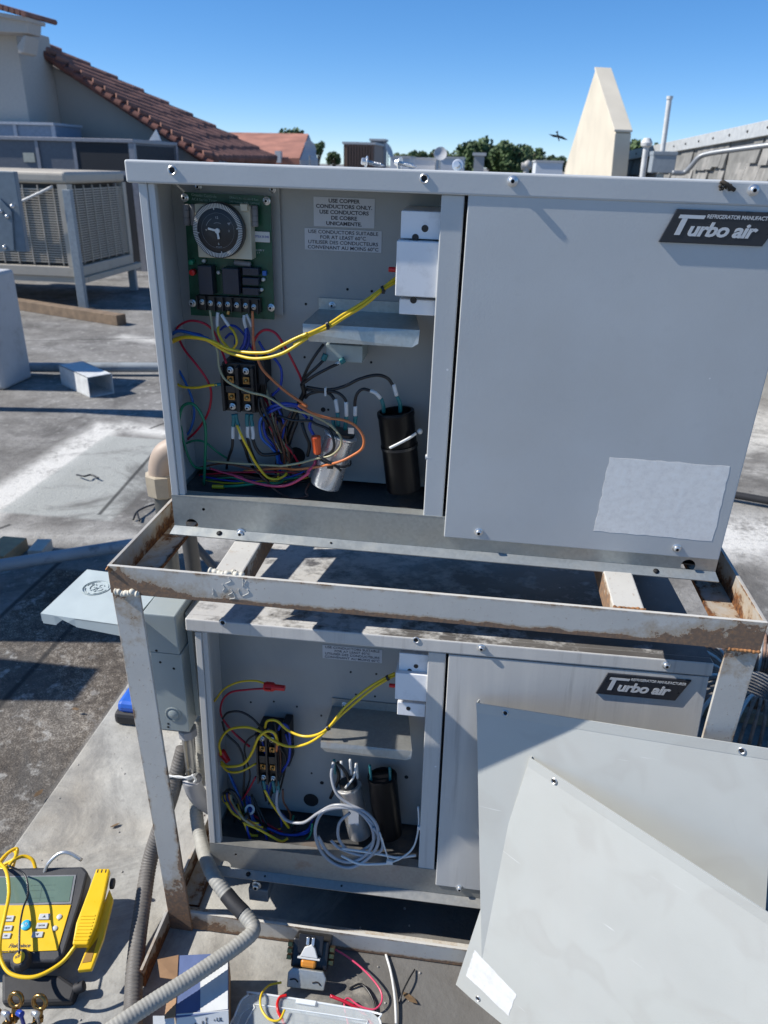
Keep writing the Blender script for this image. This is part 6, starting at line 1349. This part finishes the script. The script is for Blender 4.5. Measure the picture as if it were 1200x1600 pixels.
# shingled wall with metal coping (right), receding toward the viewer on the right
sw_ = empty('shingled_wall', (1.9, 5, -.012), 'grey shingled parapet wall with pale metal coping, upper right', 'wall'); Tsw = Matrix.Translation((-1.9, -5, .012))
pa, pb = hit(968, 240, 1, 9.0), hit(1215, 186, 1, 4.6)
za, zb2 = pa.z, pb.z; zw = (za+zb2)/2
Dw = V((pb.x-pa.x, pb.y-pa.y, 0)); Lw_ = Dw.length; Dn = Dw.normalized(); Nw = V((Dn.y, -Dn.x, 0)); Nw = Nw if Nw.dot(V((-1, 0, 0))) > 0 else -Nw
def WP(s_, z_, o_=0): return V((pa.x, pa.y, 0))+Dn*s_+Nw*o_+V((0, 0, z_))
def zt_at(s_): return za+(zb2-za)*s_/Lw_
SHG = [simple('shingle_a', (.20, .195, .18), .9, var=.25, scale=12, bmp=.6, bscale=40), simple('shingle_b', (.26, .25, .23), .9, var=.25, scale=12)]
b = MB(); b.prism([WP(-.0, -.01), WP(Lw_+2, -.01), WP(Lw_+2, zt_at(Lw_+2)-.03), WP(0, zt_at(0)-.03)], -Nw*.2); b.bm.transform(Tsw); b.build('wall_core', SHG[0], sw_)
for mi in (0, 1):
    b = MB()
    for r_ in range(9):
        s_ = random.uniform(0, .1)
        while s_ < Lw_+1.8:
            w_ = random.uniform(.09, .17)
            if random.random() < .5 if mi == 0 else True:
                pass
            if (int(s_*97)+r_) % 2 == mi:
                zt0 = zt_at(s_)-.08-r_*.15; zz = zt0-.16-random.uniform(0, .02)
                b.hull([WP(s_, zt0, .004), WP(s_+w_, zt0, .004), WP(s_, zz, .03), WP(s_+w_, zz, .03), WP(s_, zt0, .0), WP(s_+w_, zt0, .0), WP(s_, zz, .012), WP(s_+w_, zz, .012)])
            s_ += w_+.006
    b.bm.transform(Tsw); b.build('shingles', SHG[mi], sw_)
b = MB(); b.prism([WP(-.02, zt_at(0)-.09, .035), WP(Lw_+2, zt_at(Lw_+2)-.09, .035), WP(Lw_+2, zt_at(Lw_+2), .035), WP(-.02, zt_at(0), .035)], -Nw*.27, .003); b.bm.transform(Tsw); cpn = b.build('coping', simple('coping_metal', (.50, .51, .50), .5, metal=.2), sw_)
b = MB()
for i in range(16): p = WP(.3+i*.34, zt_at(.3+i*.34)-.045, .036); b.ball(p, .010, 1)
b.bm.transform(Tsw); b.build('coping_nail', DKI, cpn)

# junction box, conduit and vent pipes in front of it
jY = 4.6
q0_, q1_ = AY(1022, 237, jY), AY(1053, 272, jY); jb = empty('junction_box', (q0_.x+.05, jY, -.012), 'grey junction box on the roof in front of the shingled wall', 'electrical box'); Tj = Matrix.Translation((-q0_.x-.05, -jY, .012))
JG = simple('junction_grey', (.26, .29, .31), .5)
b = MB(); b.box(q0_.x, q1_.x, jY, jY+.12, q1_.z+.005, q0_.z, .004); b.box(q0_.x-.003, q1_.x+.003, jY-.004, jY+.124, q0_.z-.02, q0_.z+.004, .003); b.bm.transform(Tj); b.build('housing', JG, jb)
b = MB(); b.box((q0_.x+q1_.x)/2-.02, (q0_.x+q1_.x)/2+.02, jY+.04, jY+.08, -.012, q1_.z+.004); b.bm.transform(Tj); b.build('post', STL, jb)
def vpipe(px, ptop, Y, r, lab, nm='vent_pipe', cap=False, pyb=None):
    p = AY(px, ptop, Y); pb_ = AY(px-6 if pyb else px, 262, Y); b = MB(); b.cyl((pb_.x-p.x, 0, 0), (0, 0, p.z), r, n=16)
    if cap: b.lathe([(r, -.06), (r*1.9, -.05), (r*2.1, -.03), (r*1.2, 0), (0, .004)], (0, 0, p.z), (0, 0, 1), 18)
    else: b.cyl((0, 0, p.z-.01), (0, 0, p.z+.008), r*1.25, n=16)
    ob = b.build(nm, simple('pipe_white_'+nm, (.58, .58, .56), .45)); ob.location = (p.x, Y, -.012); return tag(ob, lab, 'pipe')
vpipe(1047, 149, 4.75, .0165, 'tall thin white pipe standing behind the junction box', pyb=1); vpipe(1012, 213, 5.2, .020, 'short white vent pipe with a round cap, left of the junction box', 'capped_vent', True)
cP = [AY(1050, 270, 4.5), AY(1068, 270, 4.5), AY(1078, 262, 4.48), AY(1092, 246, 4.45), AY(1108, 240, 4.42), AY(1140, 235, 4.35), AY(1200, 227, 4.2), AY(1260, 219, 4.05)]
b = MB(); b.tube([p-V((cP[0].x, cP[0].y, 0)) for p in cP], .016, 12, 6); ob = b.build('bent_conduit', simple('bent_grey', (.24, .25, .26), .45, metal=.4)); ob.location = (cP[0].x, cP[0].y, 0); tag(ob, 'bent grey conduit running right from the junction box', 'conduit')

# flying bird
bp_ = AY(872, 213, 12); b = MB()
b.tube([(-.085, 0, .010), (-.04, 0, .008), (0, 0, 0), (.05, 0, -.010), (.085, 0, -.018)], .022, 10, 5, radf=lambda i, m_: max(.12, math.sin(math.pi*(i+.6)/(m_+.4))**.7))
for s_ in (-1, 1):
    W = [(-.02, 0, .012), (-.06 if s_ > 0 else .03, s_*.10, .03 if s_ > 0 else -.02), (-.115 if s_ > 0 else .10, s_*.2, .035 if s_ > 0 else -.10), (-.02 if s_ > 0 else .085, s_*.11, .01 if s_ > 0 else -.06), (.04, 0, .0)]
    b.prism([V(p) for p in W], (0, 0, .004))
b.prism([(-.075, -.012, .008), (-.075, .012, .008), (-.13, .03, .012), (-.13, -.03, .012)], (0, 0, .003)); b.ball((.095, 0, -.02), .016, 2); b.cyl((.105, 0, -.021), (.13, 0, -.026), .005, .001, n=8)
bd_ = MB(); ob = b.build('bird', simple('bird_dark', (.02, .02, .022), .6)); ob.location = bp_; ob.rotation_euler = (R(-28), R(38), R(68)); ob.scale = (.72, .62, .72); tag(ob, 'dark bird in flight against the blue sky', 'bird')

# debris to the right of the stand: rusted corrugated coil
rb = empty('ribbed_coil', G(1150, 1120, 0)*1, 'rusty brown ribbed metal coil lying behind the right leg of the stand', 'scrap metal'); Tr = Matrix.Translation(-rb.location)
RB = simple('ribbed_rust', (.22, .13, .09), .8, var=.5, scale=50); RBW = simple('ribbed_white', (.48, .46, .42), .7)
c0 = G(1165, 1100, .05)
for mi, mt_ in enumerate((RB, RBW)):
    b = MB()
    for i in range(64):
        if i % 4 != 3*mi and mi == 1: continue
        a = -.9+i*.085; c_ = c0+V((.16*math.cos(a)+.04, .16*math.sin(a)+.02, 0)); rad = V((math.cos(a), math.sin(a), 0))
        P = [c_+rad*.075*math.cos(k)+V((0, 0, .03+.065*math.sin(k))) for k in [math.pi*j/6 for j in range(7)]]
        b.tube(P, .0042 if mi == 0 else .0048, 6, 2)
    b.bm.transform(Tr); b.build('rib', mt_, rb)
block('timber_block', (1170, 1118), .30, .04, .035, -.1, WD, 'grey weathered timber strip in front of the ribbed coil', 'wood block')
# curled offcuts of roofing felt and leaves
LFM = simple('dry_leaf', (.16, .10, .05), .8, var=.3, scale=80)
for i, (px, py, lab) in enumerate([(118, 1108, 'dry curled leaf on the slab edge, left of the stand leg'), (60, 1240, 'small dry leaf on the gritty roof strip at the left'), (640, 1560, 'tiny dry leaf on the dark ground under the white wire'), (180, 1290, 'dry leaf on the pale slab above the gauge'), (1160, 700, 'dry leaf on the white-stained roof, far right')]):
    c = G(px, py, .003); b = MB(); L_ = .010+.003*(i % 3)
    b.prism([(-L_, 0, 0), (-L_*.4, L_*.35, .001), (L_*.5, L_*.3, .002), (L_, 0, .003), (L_*.4, -L_*.35, .001), (-L_*.5, -L_*.3, 0)], (0, 0, .0006)); ob = b.build('dry_leaf', LFM); ob.location = c; ob.rotation_euler = (.2, .15, i*1.3); tag(ob, lab, 'leaf', 'dry leaves on the roof')
# pebbles and grit
b = MB()
for i in range(260):
    if random.random() < .5: x_, y_ = random.uniform(-1.6, -.42), random.uniform(.0, 2.4); z0 = -.012
    else: x_, y_ = random.uniform(-.4, .8), random.uniform(-.45, .5); z0 = 0
    b.ball((x_, y_, z0+.0005), random.uniform(.0008, .0028), 1)
tag(b.build('grit', simple('grit_pale', (.35, .33, .30), .9, var=.4)), 'scattered grit and crumbs on the slab and roofing', 'grit', kind='stuff')

del b
import gc; gc.collect()
